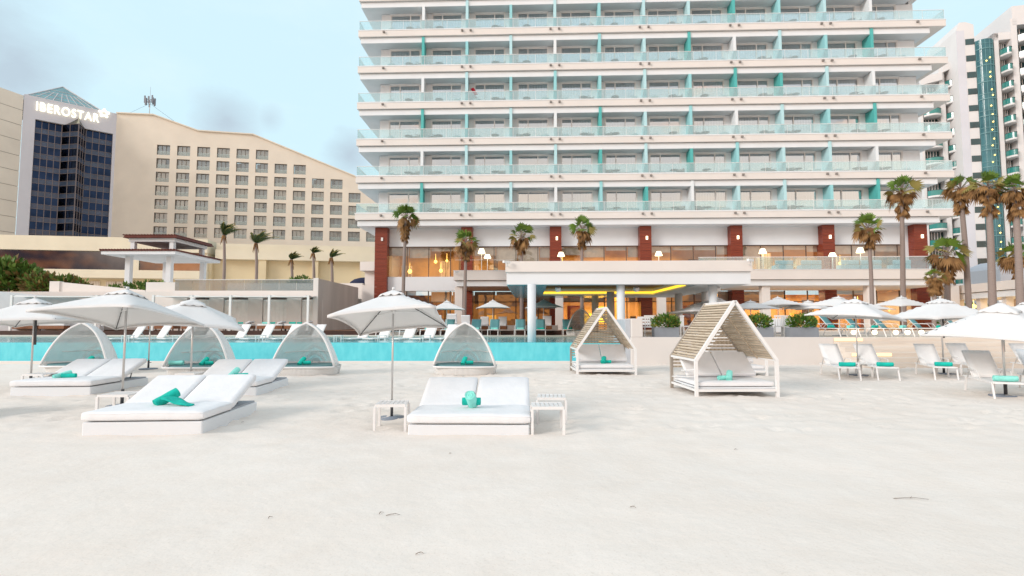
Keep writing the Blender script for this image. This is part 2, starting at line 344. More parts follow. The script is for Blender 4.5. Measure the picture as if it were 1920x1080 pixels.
bp = n.nodes.new('ShaderNodeBump'); bp.inputs['Strength'].default_value = .4; bp.inputs['Distance'].default_value = .02; q4 = nodnoise(9, 9); n.links.new(q4.outputs[0], bp.inputs['Height']); n.links.new(bp.outputs[0], b.inputs['Normal'])
me.materials.append(m)

WZ = .84; DZ = .90; TZ = 1.10; UZ = 1.15       # water, lower deck, right terrace, upper deck
poolm = bpy.data.materials.new('pool_water'); poolm.use_nodes = True; n = poolm.node_tree; b = n.nodes['Principled BSDF']
b.inputs['Base Color'].default_value = (.05, .50, .58, 1); b.inputs['Roughness'].default_value = .08; b.inputs['IOR'].default_value = 1.33
t = n.nodes.new('ShaderNodeTexCoord'); q = nodnoise(3.0, 4); bp = n.nodes.new('ShaderNodeBump'); bp.inputs['Strength'].default_value = .35; bp.inputs['Distance'].default_value = .05
n.links.new(q.outputs[0], bp.inputs['Height']); n.links.new(bp.outputs[0], b.inputs['Normal'])
filmm = bpy.data.materials.new('overflow_water_film'); filmm.use_nodes = True; n = filmm.node_tree; b = n.nodes['Principled BSDF']; b.inputs['Roughness'].default_value = .22
t = n.nodes.new('ShaderNodeTexCoord'); mpp = n.nodes.new('ShaderNodeMapping'); mpp.inputs['Scale'].default_value = (1.6, 1, .8); n.links.new(t.outputs['Object'], mpp.inputs[0])
q = n.nodes.new('ShaderNodeTexNoise'); q.inputs['Scale'].default_value = 2.5; q.inputs['Detail'].default_value = 8; n.links.new(mpp.outputs[0], q.inputs['Vector'])
r = n.nodes.new('ShaderNodeValToRGB'); r.color_ramp.elements[0].position = .3; r.color_ramp.elements[1].position = .72; r.color_ramp.elements[0].color = (.105, .60, .68, 1); r.color_ramp.elements[1].color = (.17, .70, .77, 1)
n.links.new(q.outputs[0], r.inputs[0]); n.links.new(r.outputs[0], b.inputs['Base Color'])
bp = n.nodes.new('ShaderNodeBump'); bp.inputs['Strength'].default_value = .3; bp.inputs['Distance'].default_value = .03; n.links.new(q.outputs[0], bp.inputs['Height']); n.links.new(bp.outputs[0], b.inputs['Normal'])
PY = 23.2; PXR = 4.9
mb = MB(); mb.box(-60, PXR, PY+.25, 32.7, -.3, WZ); struct(mb.build('water', poolm))
root = thing('infinity_pool_wall', 'long turquoise overflow wall of the infinity pool facing the sand', 'pool wall', (0, PY, 0))
mb = MB(); mb.box(-60, PXR, 0, .246, -.3, WZ-.004); mb.build('water_film_face', filmm, root)
mb = MB(); mb.box(-60, PXR, -.62, -.45, -.3, .085); mb.box(-60, PXR, -.449, -.002, -.3, .05); mb.build('overflow_kerb', ivory, root, .02)
mb = MB(); mb.box(-60, 14, 32.702, 35, -.3, DZ); mb.box(-60, 14, 32.66, 32.70, WZ+.01, DZ+.01); struct(mb.build('pool_deck', travert))
mb = MB(); mb.box(-60, 4.9, 35.002, 48.2, -.3, UZ-.004)
struct(mb.build('upper_deck', brownw))
mb = MB(); mb.box(-60, PXR-.2, 34.93, 34.998, DZ+.002, UZ+.02); o = mb.build('deck_riser', darkw); struct(o)
mb = MB(); mb.box(5.0, 90, 22.2, 48.4, -.3, TZ)
struct(mb.build('terrace', travert))
root = thing('terrace_retaining_wall', 'smooth ivory retaining wall between the pool and the wide stone steps', 'wall', (0, 22, 0))
mb = MB(); mb.box(PXR, 13.2, 0, .196, -.3, TZ+.004); mb.build('wall_face', ivory, root, .01)
root = thing('pool_end_wall', 'ivory block wall at the right end of the pool rising above the terrace', 'wall', (0, 22, 0))
mb = MB(); mb.box(PXR+.02, 5.38, .002, 2.7, TZ+.006, 1.87); mb.build('block', ivory, root, .02)
mb = MB(); mb.box(PXR-.2, PXR+.018, .2, 2.7, -.2, 1.84); mb.build('grey_side', mat('grey_block_side', (.50, .53, .57), .7), root, .01)  # left face of the block, in a separate grey tone
root = thing('stone_steps', 'wide flight of pale travertine steps climbing from the sand to the lounger terrace', 'steps', (13.2, 22, 0))
for i in range(6):
    mb = MB(); mb.box(0, 60, -.36*(5-i)+.02*i*0, -.36*(5-i)+.36 if i < 5 else .19, -.3, TZ*(i+1)/6-.003*(i == 5)); mb.build('step', travert, root, .012)
for px, py, x1 in ((0.02, 5, 1.1), (.02, 2, 1.5)):
    mb = MB(); zz = TZ*(py)/6; yy = -.36*(5-py)-.004
    mb.box(.05, x1+.1, yy-.01, yy, zz+.03, zz+.15); mb.build('step_light', mat('step_glow', (1, .75, .45), .8, 0, emit=(1, .60, .28), estr=.9), root)

# ------------------------------------------------------------------ main hotel
TH = R(2.0); HO = Vector((-13.7, 46, 0))
hotel = thing('hotel_building', 'tall white hotel with long glass fronted balconies and teal dividers above the pool', 'hotel', HO, -TH)
def toloc(X, Y): dx, dy = X-HO.x, Y-HO.y; return dx*math.cos(TH)-dy*math.sin(TH), dx*math.sin(TH)+dy*math.cos(TH)
def fromloc(u, v, z=0): return Vector((HO.x+u*math.cos(TH)+v*math.sin(TH), HO.y-u*math.sin(TH)+v*math.cos(TH), z))
Z0, FH, NF = 11.2, 3.3, 7
DIV = [5.8+3.9*i for i in range(11)]
WV = 1.3
UW0, UW1 = 1.7, 49.2
for k in range(NF):
    z = Z0+FH*k; rr = 51 if k < 6 else 49.8
    mb = MB(); mb.box(.0, rr, 0, 18, z-.56, z-.03); mb.mi = 1; mb.box(-.03, rr+.03, -.03, 18.05, z-.029, z+.03)
    mb.mi = 1; mb.box(.16, rr-1.25, .2, 17.9, z-1.08, z-.60); mb.mi = 2; mb.box(.2, rr-1.3, .26, 17.8, z-.599, z-.561)
    mb.build('balcony_slab', [ivory, white, dmetal], hotel)
    # spotlights
    for uu in (2.3, 9.3, 10.05, 17.1, 17.85, 24.9, 25.65, 32.7, 33.45, 40.5, 41.25, 48.6):
        if k < 6:
            mb = MB(); mb.box(uu-.09, uu+.09, -.14, 0, z-.26, z-.12); mb.bar((uu, -.12, z-.2), (uu, -.2, z-.3), .07); mb.build('spotlight', mat('spot_housing', (.25, .22, .20), .5), hotel)
# room walls with real window openings
BAY = [(2.55, 5.3)]+[(d+.58, d+3.3) for d in DIV[:10]]+[(45.25, 47.7)]
WH = 2.1
mb = MB()
for k in range(NF):
    z = Z0+FH*k+.03; zt = z+FH-1.08-.06; us = [UW0]
    for a, c in BAY: us += [a, c]
    us.append(UW1)
    for i in range(0, len(us), 2): mb.box(us[i], us[i+1], WV, WV+.2, z, zt)
    for a, c in BAY: mb.box(a, c, WV, WV+.2, z+WH, zt)
mb.box(UW0, UW0+.2, WV+.2, 16, 10.1, 34); mb.box(UW1-.2, UW1, WV+.2, 16, 10.1, 34); mb.box(UW0, UW1, 16, 16.2, 10.1, 34); mb.box(-1+1.7, 50, .5, 17, 33.2, 34)
mb.build('wall', white, hotel)
mb = MB()
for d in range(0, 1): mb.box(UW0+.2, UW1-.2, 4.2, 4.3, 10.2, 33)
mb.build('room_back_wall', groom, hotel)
def window_proto(a, kind):
    wd = a
    mb = MB(); f = .07
    mb.box(0, wd, .03, .13, 0, f); mb.box(0, wd, .03, .13, WH-.09, WH); mb.box(0, f, .03, .13, f, WH-.09); mb.box(wd-f, wd, .03, .13, f, WH-.09)
    sp = wd*(.34 if kind % 2 else .66); mb.box(sp-.045, sp+.045, .02, .13, f, WH-.09)
    mb.box(-.06, 0-.002, -.02, .1, 0, WH+.06); mb.box(wd+.002, wd+.06, -.02, .1, 0, WH+.06); mb.box(-.06, wd+.06, -.02, .1, WH+.002, WH+.1)
    w_ = mb.build('window', wmetal, hotel)
    g = MB(); g.quad((f, .09, f), (wd-f, .09, f), (wd-f, .09, WH-.09), (f, .09, WH-.09)); g.build('pane', wing, w_)
    c_ = MB(); segs = {0: ((.08, wd-.08),), 1: ((.08, wd*.3), (wd*.72, wd-.08)), 2: ((.08, wd*.55),), 3: ((wd*.4, wd-.08),), 4: ((.08, wd*.14),)}[kind % 5]
    for s0, s1 in segs:
        nn = max(4, int((s1-s0)/.05)); c_.grid(lambda u, v: (s0+(s1-s0)*u, .35+.035*math.sin(u*nn*1.3), .05+v*(WH-.15)), nn*2, 1)
    c_.build('curtain', [wcurtain, curtain, wcurtain][kind % 3], w_)
    return w_, tree(w_)
WP = {}
for k in range(NF-1):
    for i, (a, c) in enumerate(BAY):
        kind = rnd.choice([0, 1, 1, 2, 3, 4, 6, 3, 5, 2, 4]); key = (round(c-a, 2), kind)
        loc = (a, WV, Z0+FH*k+.03)
        if key not in WP: WP[key] = window_proto(c-a, kind); WP[key][0].location = loc
        else: copytree(WP[key][0], WP[key][1], hotel, loc)
# dividers: colour table, floor by floor from the lowest (0 white, 1 pale, 2 aqua, 3 teal)
COL = ['32102301123', '01213132110', '32103120123', '01222123310', '32102130123', '01212113210']
TALL = lambda k, i: (k+i) % 2 == 0
for k in range(NF-1):
    for i, d in enumerate(DIV):
        z = Z0+FH*k+.032; tall = TALL(k, i); zt = z+FH-1.08-.064+(.50 if tall else 0)
        mb = MB(); mb.box(d-.12, d+.12, .1, .198, z, zt)
        if tall: zt -= .50
        mb.box(d-.12, d+.12, .198, .75, z, zt); mb.box(d-.12, d+.05, .75, WV-.002, z, zt-.002)
        mb.build('balcony_divider', (t0, t1, t2, t3)[int(COL[k][i])], hotel)
    z = Z0+FH*k+.032; mb = MB(); gb = MB()
    rr = 51 if k < 6 else 49.5
    mb.box(.06, rr-.06, .035, .075, z+.84, z+.875); mb.box(.05, .09, .08, 9, z+.84, z+.875); mb.box(rr-.09, rr-.05, .08, 9, z+.84, z+.875)
    mb.box(.06, rr-.06, .03, .08, z, z+.05)
    x = .1
    while x < rr-.3:
        x1 = min(x+1.94, rr-.1); gb.box(x, x1, .05, .062, z+.052, z+.838); mb.box(x1, x1+.02, .05, .07, z+.05, z+.84); x = x1+.02
    for yy in range(4): gb.box(.062, .074, .1+yy*2.2, 2.25+yy*2.2, z, z+.838); gb.box(rr-.074, rr-.062, .1+yy*2.2, 2.25+yy*2.2, z, z+.838)
    r_ = mb.build('railing', wmetal, hotel); gb.build('glass_panel', railg, r_)
# restaurant storey and ground storey
WC = [2.1]+[9.7+7.8*i for i in range(5)]+[48.6]
RV = 1.6
mb = MB(); mb.box(UW0, UW1, RV, RV+.3, 8.5, 10.12); mb.box(UW1-1.6, UW1, RV, RV+.3, 5.7, 8.5); mb.box(UW0+.3, 9.4, RV-.35, RV+.3, 4.5, 5.75); mb.box(UW0, UW0+.3, RV+.3, 16, 1.1, 10.12); mb.box(UW1-.3, UW1, RV+.3, 16, 1.1, 10.12)
mb.mi = 1; mb.box(UW0+.3, UW1-.3, RV+.3, 12, 10.0, 10.1); mb.build('restaurant_wall', [white, greyw], hotel)
for i, u in enumerate(WC):
    mb = MB(); hw = .5 if 0 < i < 6 else .55
    zb = 1.12 if i != 6 else 1.12
    z = zb
    while z < 10.1:
        z2 = min(z+.62, 10.11); mb.box(u-hw, u+hw, RV-.75, RV+.28 if 0 < i < 6 else RV-.002, z, z2-.015); z = z2
    c_ = mb.build('wood_column', redwood, hotel)
    mb = MB(); mb.box(u+.02, u+.18, RV-.85, RV-.752, 8.9, 9.2); mb.build('wall_lamp', lampw if i > 1 else wmetal, c_)
# glazing of both storeys with mullions, in front of real rooms
fr = MB(); gl = MB()
u = UW0+.6
while u < UW1-1.7:
    fr.box(u-.03, u+.03, RV+.04, RV+.12, 5.7, 8.5)
    u += 1.95
fr.box(UW0+.5, UW1-1.6, RV+.04, RV+.12, 8.4, 8.498)
u = UW0+.6
while u < UW1: fr.box(u-.04, u+.04, RV+.04, RV+.14, 1.1, 4.48); u += 1.95
fr.box(UW0+.3, UW1-.3, RV+.03, RV+.15, 3.5, 3.56)
fr.build('window_frame', mat('bronze_frame', (.10, .07, .055), .5), hotel)
gl.quad((UW0+.5, RV+.08, 5.7), (UW1-1.6, RV+.08, 5.7), (UW1-1.6, RV+.08, 8.42), (UW0+.5, RV+.08, 8.42)); gl.quad((UW0+.3, RV+.09, 1.1), (UW1-.3, RV+.09, 1.1), (UW1-.3, RV+.09, 4.49), (UW0+.3, RV+.09, 4.49))
gl.build('shopfront_glass', lobg, hotel)
mb = MB(); mb.box(UW0+.3, UW1-.3, 9, 9.2, 1.1, 4.5); mb.box(UW0+.3, UW1-.3, 8, 8.2, 5.7, 10); mb.mi = 1; mb.box(UW0+.3, UW1-.3, RV+.31, 9, 5.5, 5.7); mb.box(UW0+.3, UW1-.3, RV+.31, 9, 1.12, 1.15)
for uu in (17.5, 33.1): mb.mi = 0; mb.box(uu, uu+.2, RV+.4, 9, 1.15, 4.5)
mb.build('lobby_interior', [warmw, warmf], hotel)
# interior furnishings: partitions, bar shelves, roller blinds, pendant lamps
ib = MB()
rr_ = random.Random(5)
for lvl, (zb, zt) in enumerate(((1.15, 4.4), (5.7, 8.4))):
    u = 3.
    while u < 47:
        wd = rr_.uniform(.3, 1.6); h = rr_.uniform(.8, zt-zb); ib.mi = rr_.choice([0, 1, 2, 3, 0]); v = rr_.uniform(3.2, 7.5)
        ib.box(u, u+wd, v, v+.3, zb+.01, zb+h); u += wd+rr_.uniform(.5, 2.6)
ib.build('lobby_furnishing', [mat('dark_panel', (.035, .02, .014), .5), redwood, ccurtain, mat('amber_panel', (.75, .36, .05), .5, emit=(1, .50, .06), estr=.55)], hotel)
bl = MB()
for i in range(24):
    u0 = 2.5+i*1.95
    if u0 < 46:
        dz = rr_.choice([.5, .9, 1.2, .3, .7]); bl.box(u0, u0+1.85, RV+.3, RV+.32, 8.4-dz, 8.4)
        if i < 18 and rr_.random() < .75: dz = rr_.choice([.9, 1.1, 1.3]); bl.box(u0, u0+1.85, RV+.4, RV+.42, 4.45-dz, 4.45)
bl.build('roller_blind', mat('cream_sheer_blind', (.62, .56, .47), .9, .1), hotel)
for u, v, z, r_ in ((6.4, 4, 7.4, .16), (7.3, 5, 7.6, .12), (4.2, 3, 6.4, .2), (7.0, 3.4, 6.5, .17), (14.5, 4, 7.2, .15), (18.2, 3, 6.9, .2), (20, 4, 7.0, .12), (44, 4, 6.8, .2), (43, 3, 7.0, .15), (36, 3, 2.1, .16), (34, 3.4, 3.3, .3), (41.8, 3.2, 3.2, .34), (42.6, 3.5, 2.7, .34), (45, 4, 3.2, .3)):
    mb = MB(); mb.lathe([(0.001, z-r_), (r_*.7, z-r_*.7), (r_, z), (r_*.7, z+r_*.7), (.02, z+r_), (.012, z+r_+.6)], 12, u, v); mb.build('pendant_lamp', lampy, hotel)
for u, v, z, e, sx_ in ((8, 5, 8.35, 120, 9), (24, 5, 8.35, 260, 12), (40, 5, 8.35, 200, 12), (10, 5, 4.4, 60, 8), (23, 5, 4.4, 300, 8), (39.5, 5, 4.4, 650, 14)):
    la = bpy.data.lights.new('lobby_light', 'AREA'); la.shape = 'RECTANGLE'; la.size = sx_; la.size_y = 4; la.energy = e*2.3; la.color = (1, .70, .36)
    lo = bpy.data.objects.new('lobby_light', la); C.objects.link(lo); lo.parent = hotel; lo.location = (u, v, z)
# glowing bar niche
mb = MB(); mb.box(20.2, 24.6, 8.6, 8.95, 1.6, 2.6); mb.box(21.8, 24.4, 8.6, 8.95, 2.9, 3.3); mb.build('back_lit_bar', mat('bar_glow', (1, .7, .1), .8, .3, 1.5, emit=(1, .60, .03), estr=1.3), hotel)
# terrace slab over the ground floor
mb = MB(); mb.box(9.4, 47.6, -5, RV-.002, 4.95, 5.66); mb.mi = 1; mb.box(9.37, 47.63, -5.03, RV-.002, 5.662, 5.7); mb.box(9.6, 46.5, -4.8, RV-.002, 4.49, 4.92); mb.mi = 2; mb.box(9.7, 46.4, -4.7, RV-.01, 4.921, 4.949)
mb.build('terrace_slab', [ivory, white, dmetal], hotel)
for i, u in enumerate([9.75]+WC[2:6]+[47.0]):
    mb = MB(); mb.box(u-.3, u+.3, -4.6, -4.0, TZ-.2, 4.488); mb.build('column', ivory, hotel, .02)
r_ = MB(); r_.box(28, 47.4, -4.9, -4.86, 6.62, 6.66); r_.box(9.5, 14, -4.9, -4.86, 6.5, 6.52)
g_ = MB()
for i in range(14): g_.box(28+i*1.4, 28+i*1.4+1.37, -4.89, -4.87, 5.7, 6.61)
r_ = r_.build('terrace_railing', wmetal, hotel); g_.build('glass_panel', railg, r_)
# canopy over the pool
cu0, cu1, cv0, cv1 = 14.15, 25.25, -21.3, -8.2
can = MB()
zb, zm, zt = 3.44, 3.98, 4.50
can.box(cu0, cu1, cv0, cv1, zm+.03, zt); can.mi = 1; can.box(cu0+.05, cu1-.05, cv0+.1, cv1-.1, 3.92, zm+.027)
# skirt ring around the sunken ceiling
ru0, ru1, rv0, rv1 = cu0+1.9, cu1-2.2, cv0+.7, cv1-3.2
for (a, b_, c_, d_) in ((cu0+.05, cu1-.05, cv0+.1, rv0), (cu0+.05, cu1-.05, rv1, cv1-.1), (cu0+.05, ru0, rv0, rv1), (ru1, cu1-.05, rv0, rv1)): can.box(a, b_, c_, d_, zb, 3.918)
can = can.build('pool_canopy', [ivory, white], hotel)
mb = MB(); mb.box(cu0+.08, ru0, rv0-.3, cv1-.12, zb-.02, zb-.004); mb.box(ru0, ru0+4.2, rv1, cv1-.12, zb-.02, zb-.004); mb.build('pool_reflection_soffit', mat('painted_pool_reflection', (.04, .42, .50), .18, .05, spec=.8), can)  # turquoise reflection of the pool painted into the soffit colour
mb = MB(); mb.box(ru0+.02, ru1-.02, rv0+.02, rv1-.02, 3.86, 3.9); mb.build('sunken_ceiling', mat('dark_ceiling', (.06, .02, .015), .6), can)
mb = MB(); mb.box(ru0+.02, ru1-.02, rv1-.06, rv1-.01, zb+.12, zb+.22); mb.box(ru1-.06, ru1-.01, rv0+2, rv1-.06, zb+.12, zb+.22); mb.build('cove_light', cove, can)
for X, Y, col in ((.885, 24.0, 0), (5.02, 24.6, 0), (9.35, 24.8, 0), (5.55, 30, 1), (10.0, 32, 1), (10.9, 30, 1), (5.3, 34, 1)):
    u, v = toloc(X, Y); r_ = .19 if col == 0 else .22
    mb = MB(); mb.tube([(u, v, .3), (u, v, zb-.005)], r_, 20); mb.build('column', greyw if col == 0 else ivory, can)
for u_ in (16.6, 19.5, 20.3, 24.1):
    mb = MB(); mb.M = Matrix.Translation((u_, cv0+1.2, zb-.16)) @ Matrix.Rotation(R(25), 4, 'X') @ Matrix.Rotation(R(20), 4, 'Z'); mb.box(-.11, .11, -.1, .1, -.1, .1); mb.build('speaker', wmetal, can, .02)
for u_, v_, z_ in ((cu0+.1, cv0-.02, zt-.12), (cu1-.15, cv0-.02, zt-.08), (9.7, -5.05, 5.5)):
    mb = MB(); mb.tube([(u_, v_, z_-.12), (u_, v_-.12, z_-.12), (u_, v_-.2, z_)], .02); mb.M = Matrix.Translation((u_, v_-.2, z_+.06)) @ Matrix.Rotation(R(35), 4, 'Z'); mb.box(-.22, .12, -.06, .06, -.05, .05); mb.build('security_camera', wmetal, hotel)
# small annex blocks at the hotel's left flank
mb = MB(); mb.box(.2, 1.68, 1, 12, 6.3, 7.1); mb.box(.5, 1.66, 1.5, 12, 3.5, 6.299); mb.build('flank_block', ivory, hotel)
# balcony furniture
mb = MB(); mb.lathe([(.02, 0), (.3, .02), (.36, .2), (.36, .34), (.3, .36), (.01, .36)], 14)
pouf = mb.build('round_ottoman', mat('white_wicker', (.72, .76, .77), .8)); pouf['category'] = 'ottoman'; pouf['group'] = 'white ottomans on the balconies'
mb = MB(); mb.lathe([(.01, .42), (.36, .42), (.36, .45), (.01, .45)], 14); mb.tube([(0, 0, 0), (0, 0, .42)], .03); mb.lathe([(.01, 0), (.2, 0), (.2, .02), (.01, .02)], 12)
btab = mb.build('balcony_table', mat('taupe_table', (.30, .26, .23), .6)); btab['category'] = 'table'; btab['group'] = 'low tables on the balconies'
mb = MB(); mb.box(-.3, .3, -.3, .3, .28, .36); mb.box(-.3, .3, .22, .3, .36, .62)
for a in (-.27, .27):
    for b_ in (-.27, .27): mb.box(a-.02, a+.02, b_-.02, b_+.02, 0, .28)
    mb.box(a-.03, a+.03, -.3, .3, .48, .52)
bch = mb.build('balcony_chair', mat('taupe_wicker', (.33, .28, .25), .8), bevel=.02); bch['category'] = 'chair'; bch['group'] = 'wicker chairs on the balconies'
pp, tp, cp_ = Proto(pouf), Proto(btab), Proto(bch)
bayname = lambda i: 'the far left' if i == 0 else 'the far right' if i == 11 else f'the {ORD[i]} from left'
for k in range(6):
    for i, (a, c) in enumerate(BAY):
        z = Z0+FH*k+.03; fl = f'{ORD[k]} balcony floor up, bay {bayname(i)}'
        fl = fl.replace('bay the', 'the').replace('from left', 'bay from left').replace('far left', 'far left bay').replace('far right', 'far right bay')
        s_ = 1 if i % 2 else -1; m_ = (a+c)/2
        pp.put(fromloc(m_+s_*1.05, .55+rnd.uniform(0, .2), z), 0, f'white round ottoman, {fl}')
        tp.put(fromloc(m_-s_*.55, .65, z), 0, f'taupe low table, {fl}')
        if rnd.random() < .75: cp_.put(fromloc(m_-s_*1.15, .75, z), R(rnd.uniform(-40, 40)), f'taupe wicker chair, {fl}')
p = fromloc(10.0, .5, Z0+FH*3+1.35); mb = MB(); mb.grid(lambda u, v: (u*.28+v*.38, .04*math.sin(u*9), -v*.62+.1*u), 6, 8); o = mb.build('red_cloth', mat('red_cloth', (.42, .01, .03), .8), solid=.02, loc=p); tag(o, 'small red cloth hanging from a pale balcony divider, fourth balcony floor up', 'cloth')
# upper terrace furniture: floor lamps and sofas
mb = MB(); e = thing('floor_lamp', 'x', 'lamp', group='lit lamps on the upper terrace')
mb.tube([(0, 0, 0), (0, 0, 1.25)], .025); mb.lathe([(.01, 0), (.16, 0), (.16, .03), (.01, .03)], 12); mb.build('pole', wmetal, e)
mb = MB(); mb.lathe([(.3, 1.22), (.17, 1.55), (.01, 1.56)], 14); mb.build('lamp_shade', lampw, e); LP = Proto(e)
for px, py, Yv, sc, lb in ((903, 478, 41.5, 1.15, 'lit lamp with yellow shade beside the shaggy palm left of the canopy'), (801, 484, 42, .9, 'lit lamp just right of the shaggy palm left of the canopy'), (1235, 474, 41.4, 1., 'lit lamp above the middle of the canopy roof'), (1052, 476, 41.8, 1., 'lit lamp before the third red wood column'),
        (1430, 470, 41, 1.1, 'lit tall lamp at the left end of the terrace glass rail'), (1561, 482, 41, .9, 'short lit lamp before the sixth red wood column'), (1613, 470, 41, 1.15, 'lit tall lamp left of the bent palm crown')):
    if px == 801: px = 914
    q = at(px, py, Yv); u, v = toloc(q.x, q.y); v = max(v, -4.6); q2 = fromloc(u, v, 5.7); LP.put(q2, 0, lb, (1, 1, sc*1.0))
mb = MB(); e = thing('outdoor_sofa', 'x', 'sofa', group='pale sofas on the upper terrace')
mb.box(-.75, .75, -.4, .4, .05, .38); mb.build('seat', mat('pale_blue_cushion', (.62, .72, .74), .9), e, .05, 3); mb = MB(); mb.box(-.75, .75, -.42, -.25, .4, .72); mb.build('backrest', MATS['pale_blue_cushion'], e, .04, 3); SF = Proto(e)
for i, px in enumerate((1463, 1512, 1582, 1620, 1675)):
    q = at(px, 500, 41); u, v = toloc(q.x, q.y); SF.put(fromloc(u, -4.1, 5.7), -TH, f'pale sofa behind the terrace glass rail, {ORD[i]} from the left', (1 if i % 2 else .85, 1, 1))

# ------------------------------------------------------------------ neighbouring hotel on the left
def frame_(P0, P1):
    D = Vector((P1[0]-P0[0], P1[1]-P0[1])); return D.normalized()
KP = Vector((-89.5, 118)); KD = Vector((1, .17)).normalized()          # facade of the long slab, running right
slab = thing('resort_building', 'cream slab hotel with stepping sloped roofline and square windows, left of the white hotel', 'hotel', (KP.x, KP.y, 0), math.atan2(KD.y, KD.x))
cols = [300, 338.8, 377, 410, 451, 489, 524, 560, 595.5, 630.5, 664.5, 697.5]
s0 = hit(300, 434, KP, KD)[0]; s1 = hit(697.5, 448, KP, KD)[0]; SS = [s0+(s1-s0)*i/11 for i in range(12)]
zt = hit(305, 281, KP, KD)[1]; zb_ = hit(300, 434, KP, KD)[1]; ROW = [zt+(zb_-zt)*i/6 for i in range(7)]
LAST = [6, 8, 10, 11, 12, 12, 12]
WW, WHH = 2.75, 2.3
roof = [hit(px, py, KP, KD) for px, py in ((222, 213), (288, 216), (372, 246), (475, 253), (665, 331), (760, 371))]
roof[0] = (0, roof[0][1])
def roofz(s):
    for (a, za), (b_, zb2) in zip(roof, roof[1:]):
        if s <= b_: return za+(zb2-za)*(s-a)/(b_-a)
    return roof[-1][1]
SE = roof[-1][0]
br = {0, SE}
for s, _ in roof: br.add(s)
for s in SS: br |= {s-WW/2, s+WW/2}
br = sorted(x for x in br if 0 <= x <= SE); mb = MB(); FZ = 4.0
for a, b_ in zip(br, br[1:]):
    if b_-a < 1e-4: continue
    mid = (a+b_)/2; ci = next((i for i, s in enumerate(SS) if abs(mid-s) < WW/2-1e-3), None)
    z = FZ
    if ci is not None:
        for r_ in range(6, -1, -1):
            if ci < LAST[r_]: zc = ROW[r_]; mb.quad((a, 0, z), (b_, 0, z), (b_, 0, zc-WHH/2), (a, 0, zc-WHH/2)); z = zc+WHH/2
    mb.quad((a, 0, z), (b_, 0, z), (b_, 0, roofz(b_)), (a, 0, roofz(a)))
    mb.quad((a, 0, roofz(a)), (b_, 0, roofz(b_)), (b_, 18, roofz(b_)), (a, 18, roofz(a)))
mb.quad((SE, 0, FZ), (SE, 18, FZ), (SE, 18, roofz(SE)), (SE, 0, roofz(SE)))
mb.quad((0, 18, FZ), (SE, 18, FZ), (SE, 18, roofz(SE)), (0, 18, roofz(0))); mb.build('wall', beigew, slab)
mb = MB()
for (a, za), (b_, zb2) in zip(roof, roof[1:]): mb.bar((a, -.1, za+.12), (b_, -.1, zb2+.12), .5, .25)
mb.build('roof_coping', beigew, slab)
def rwin(kind):
    w2, h2 = WW/2, WHH/2; mb = MB()
    for x0, x1, z0_, z1_ in ((-w2, w2, -h2, -h2+.08), (-w2, w2, h2-.1, h2)): mb.box(x0, x1, .25, .45, z0_, z1_)
    for x in (-w2+.04, -w2/3, w2/3, w2-.04): mb.box(x-.04, x+.04, .3, .42, -h2, h2)
    mb.quad((-w2, 0, h2), (w2, 0, h2), (w2, .5, h2), (-w2, .5, h2)); mb.quad((-w2, 0, -h2), (-w2, 0, h2), (-w2, .5, h2), (-w2, .5, -h2)); mb.quad((w2, .5, -h2), (w2, .5, h2), (w2, 0, h2), (w2, 0, -h2)); mb.quad((-w2, .5, -h2), (w2, .5, -h2), (w2, 0, -h2), (-w2, 0, -h2))
    w_ = mb.build('window', mat('window_reveal', (.25, .22, .19), .7), slab)
    m2 = MB(); m2.quad((-w2, .41, -h2), (w2, .41, -h2), (w2, .41, h2), (-w2, .41, h2)); m2.build('pane', glass('slab_window_glass', (.8, .85, .85), .16, .03, (.9, .95, 1), wob=.1), w_)
    m3 = MB(); m3.quad((-w2, .62, -h2), (w2, .62, -h2), (w2, .62, h2), (-w2, .62, h2)); 
    n2 = 24; m3 = MB(); g0, g1 = {0: (-w2, w2), 1: (-w2, w2*.2), 2: (-w2*.3, w2), 3: (-w2, w2)}[kind]; m3.grid(lambda u, v: (g0+(g1-g0)*u, .60+.05*math.sin(u*40), -h2+v*WHH), 48, 1); m3.build('curtain', [ccurtain, ccurtain, curtain, curtain][kind], w_)
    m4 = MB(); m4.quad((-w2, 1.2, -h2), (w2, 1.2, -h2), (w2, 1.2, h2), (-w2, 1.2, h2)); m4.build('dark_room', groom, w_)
    m5 = MB(); m5.quad((-w2+.05, .2, -h2+.05), (w2-.05, .2, -h2+.05), (w2-.05, .2, -h2+.95), (-w2+.05, .2, -h2+.95)); m5.build('balustrade_glass', glass('balustrade', (.8, .9, .9), .1, .05, diff=.35, dcol=(.50, .56, .53)), w_)
    return w_, tree(w_)
RW = {}
for r_ in range(7):
    for i in range(LAST[r_]):
        k = rnd.choice([0, 0, 0, 3, 3, 1, 2]); loc = (SS[i], 0, ROW[r_])
        if k not in RW: RW[k] = rwin(k); RW[k][0].location = loc
        else: copytree(RW[k][0], RW[k][1], slab, loc)
# antenna mast on its roof
q = hit(263, 213, KP, KD); a0 = Vector((KP.x+KD.x*q[0], KP.y+KD.y*q[0]+3, q[1]))
e = thing('antenna_mast', 'thin guyed mast with a cluster of antenna panels on the cream hotel roof', 'antenna', a0)
mb = MB(); mb.tube([(0, 0, -.5), (0, 0, 7.6)], .11, 6, .03); mb.build('mast', steel, e)
for i in range(9):
    an = i*.7; x, y = 1.1*math.cos(an), .8*math.sin(an); z = 3.2+.35*(i % 3); mb = MB(); mb.box(x-.14, x+.14, y-.09, y+.09, z-.2, z+1.5); mb.bar((0, 0, z+.6), (x, y, z+.6), .08); mb.build('antenna_panel', mat('antenna_grey', (.20, .21, .24), .6), e)
for dx in (-9, 5.5): mb = MB(); mb.tube([(0, 0, 3.6), (dx, .5, -.4-.0)], .025, 4); mb.build('guy_wire', dmetal, e)
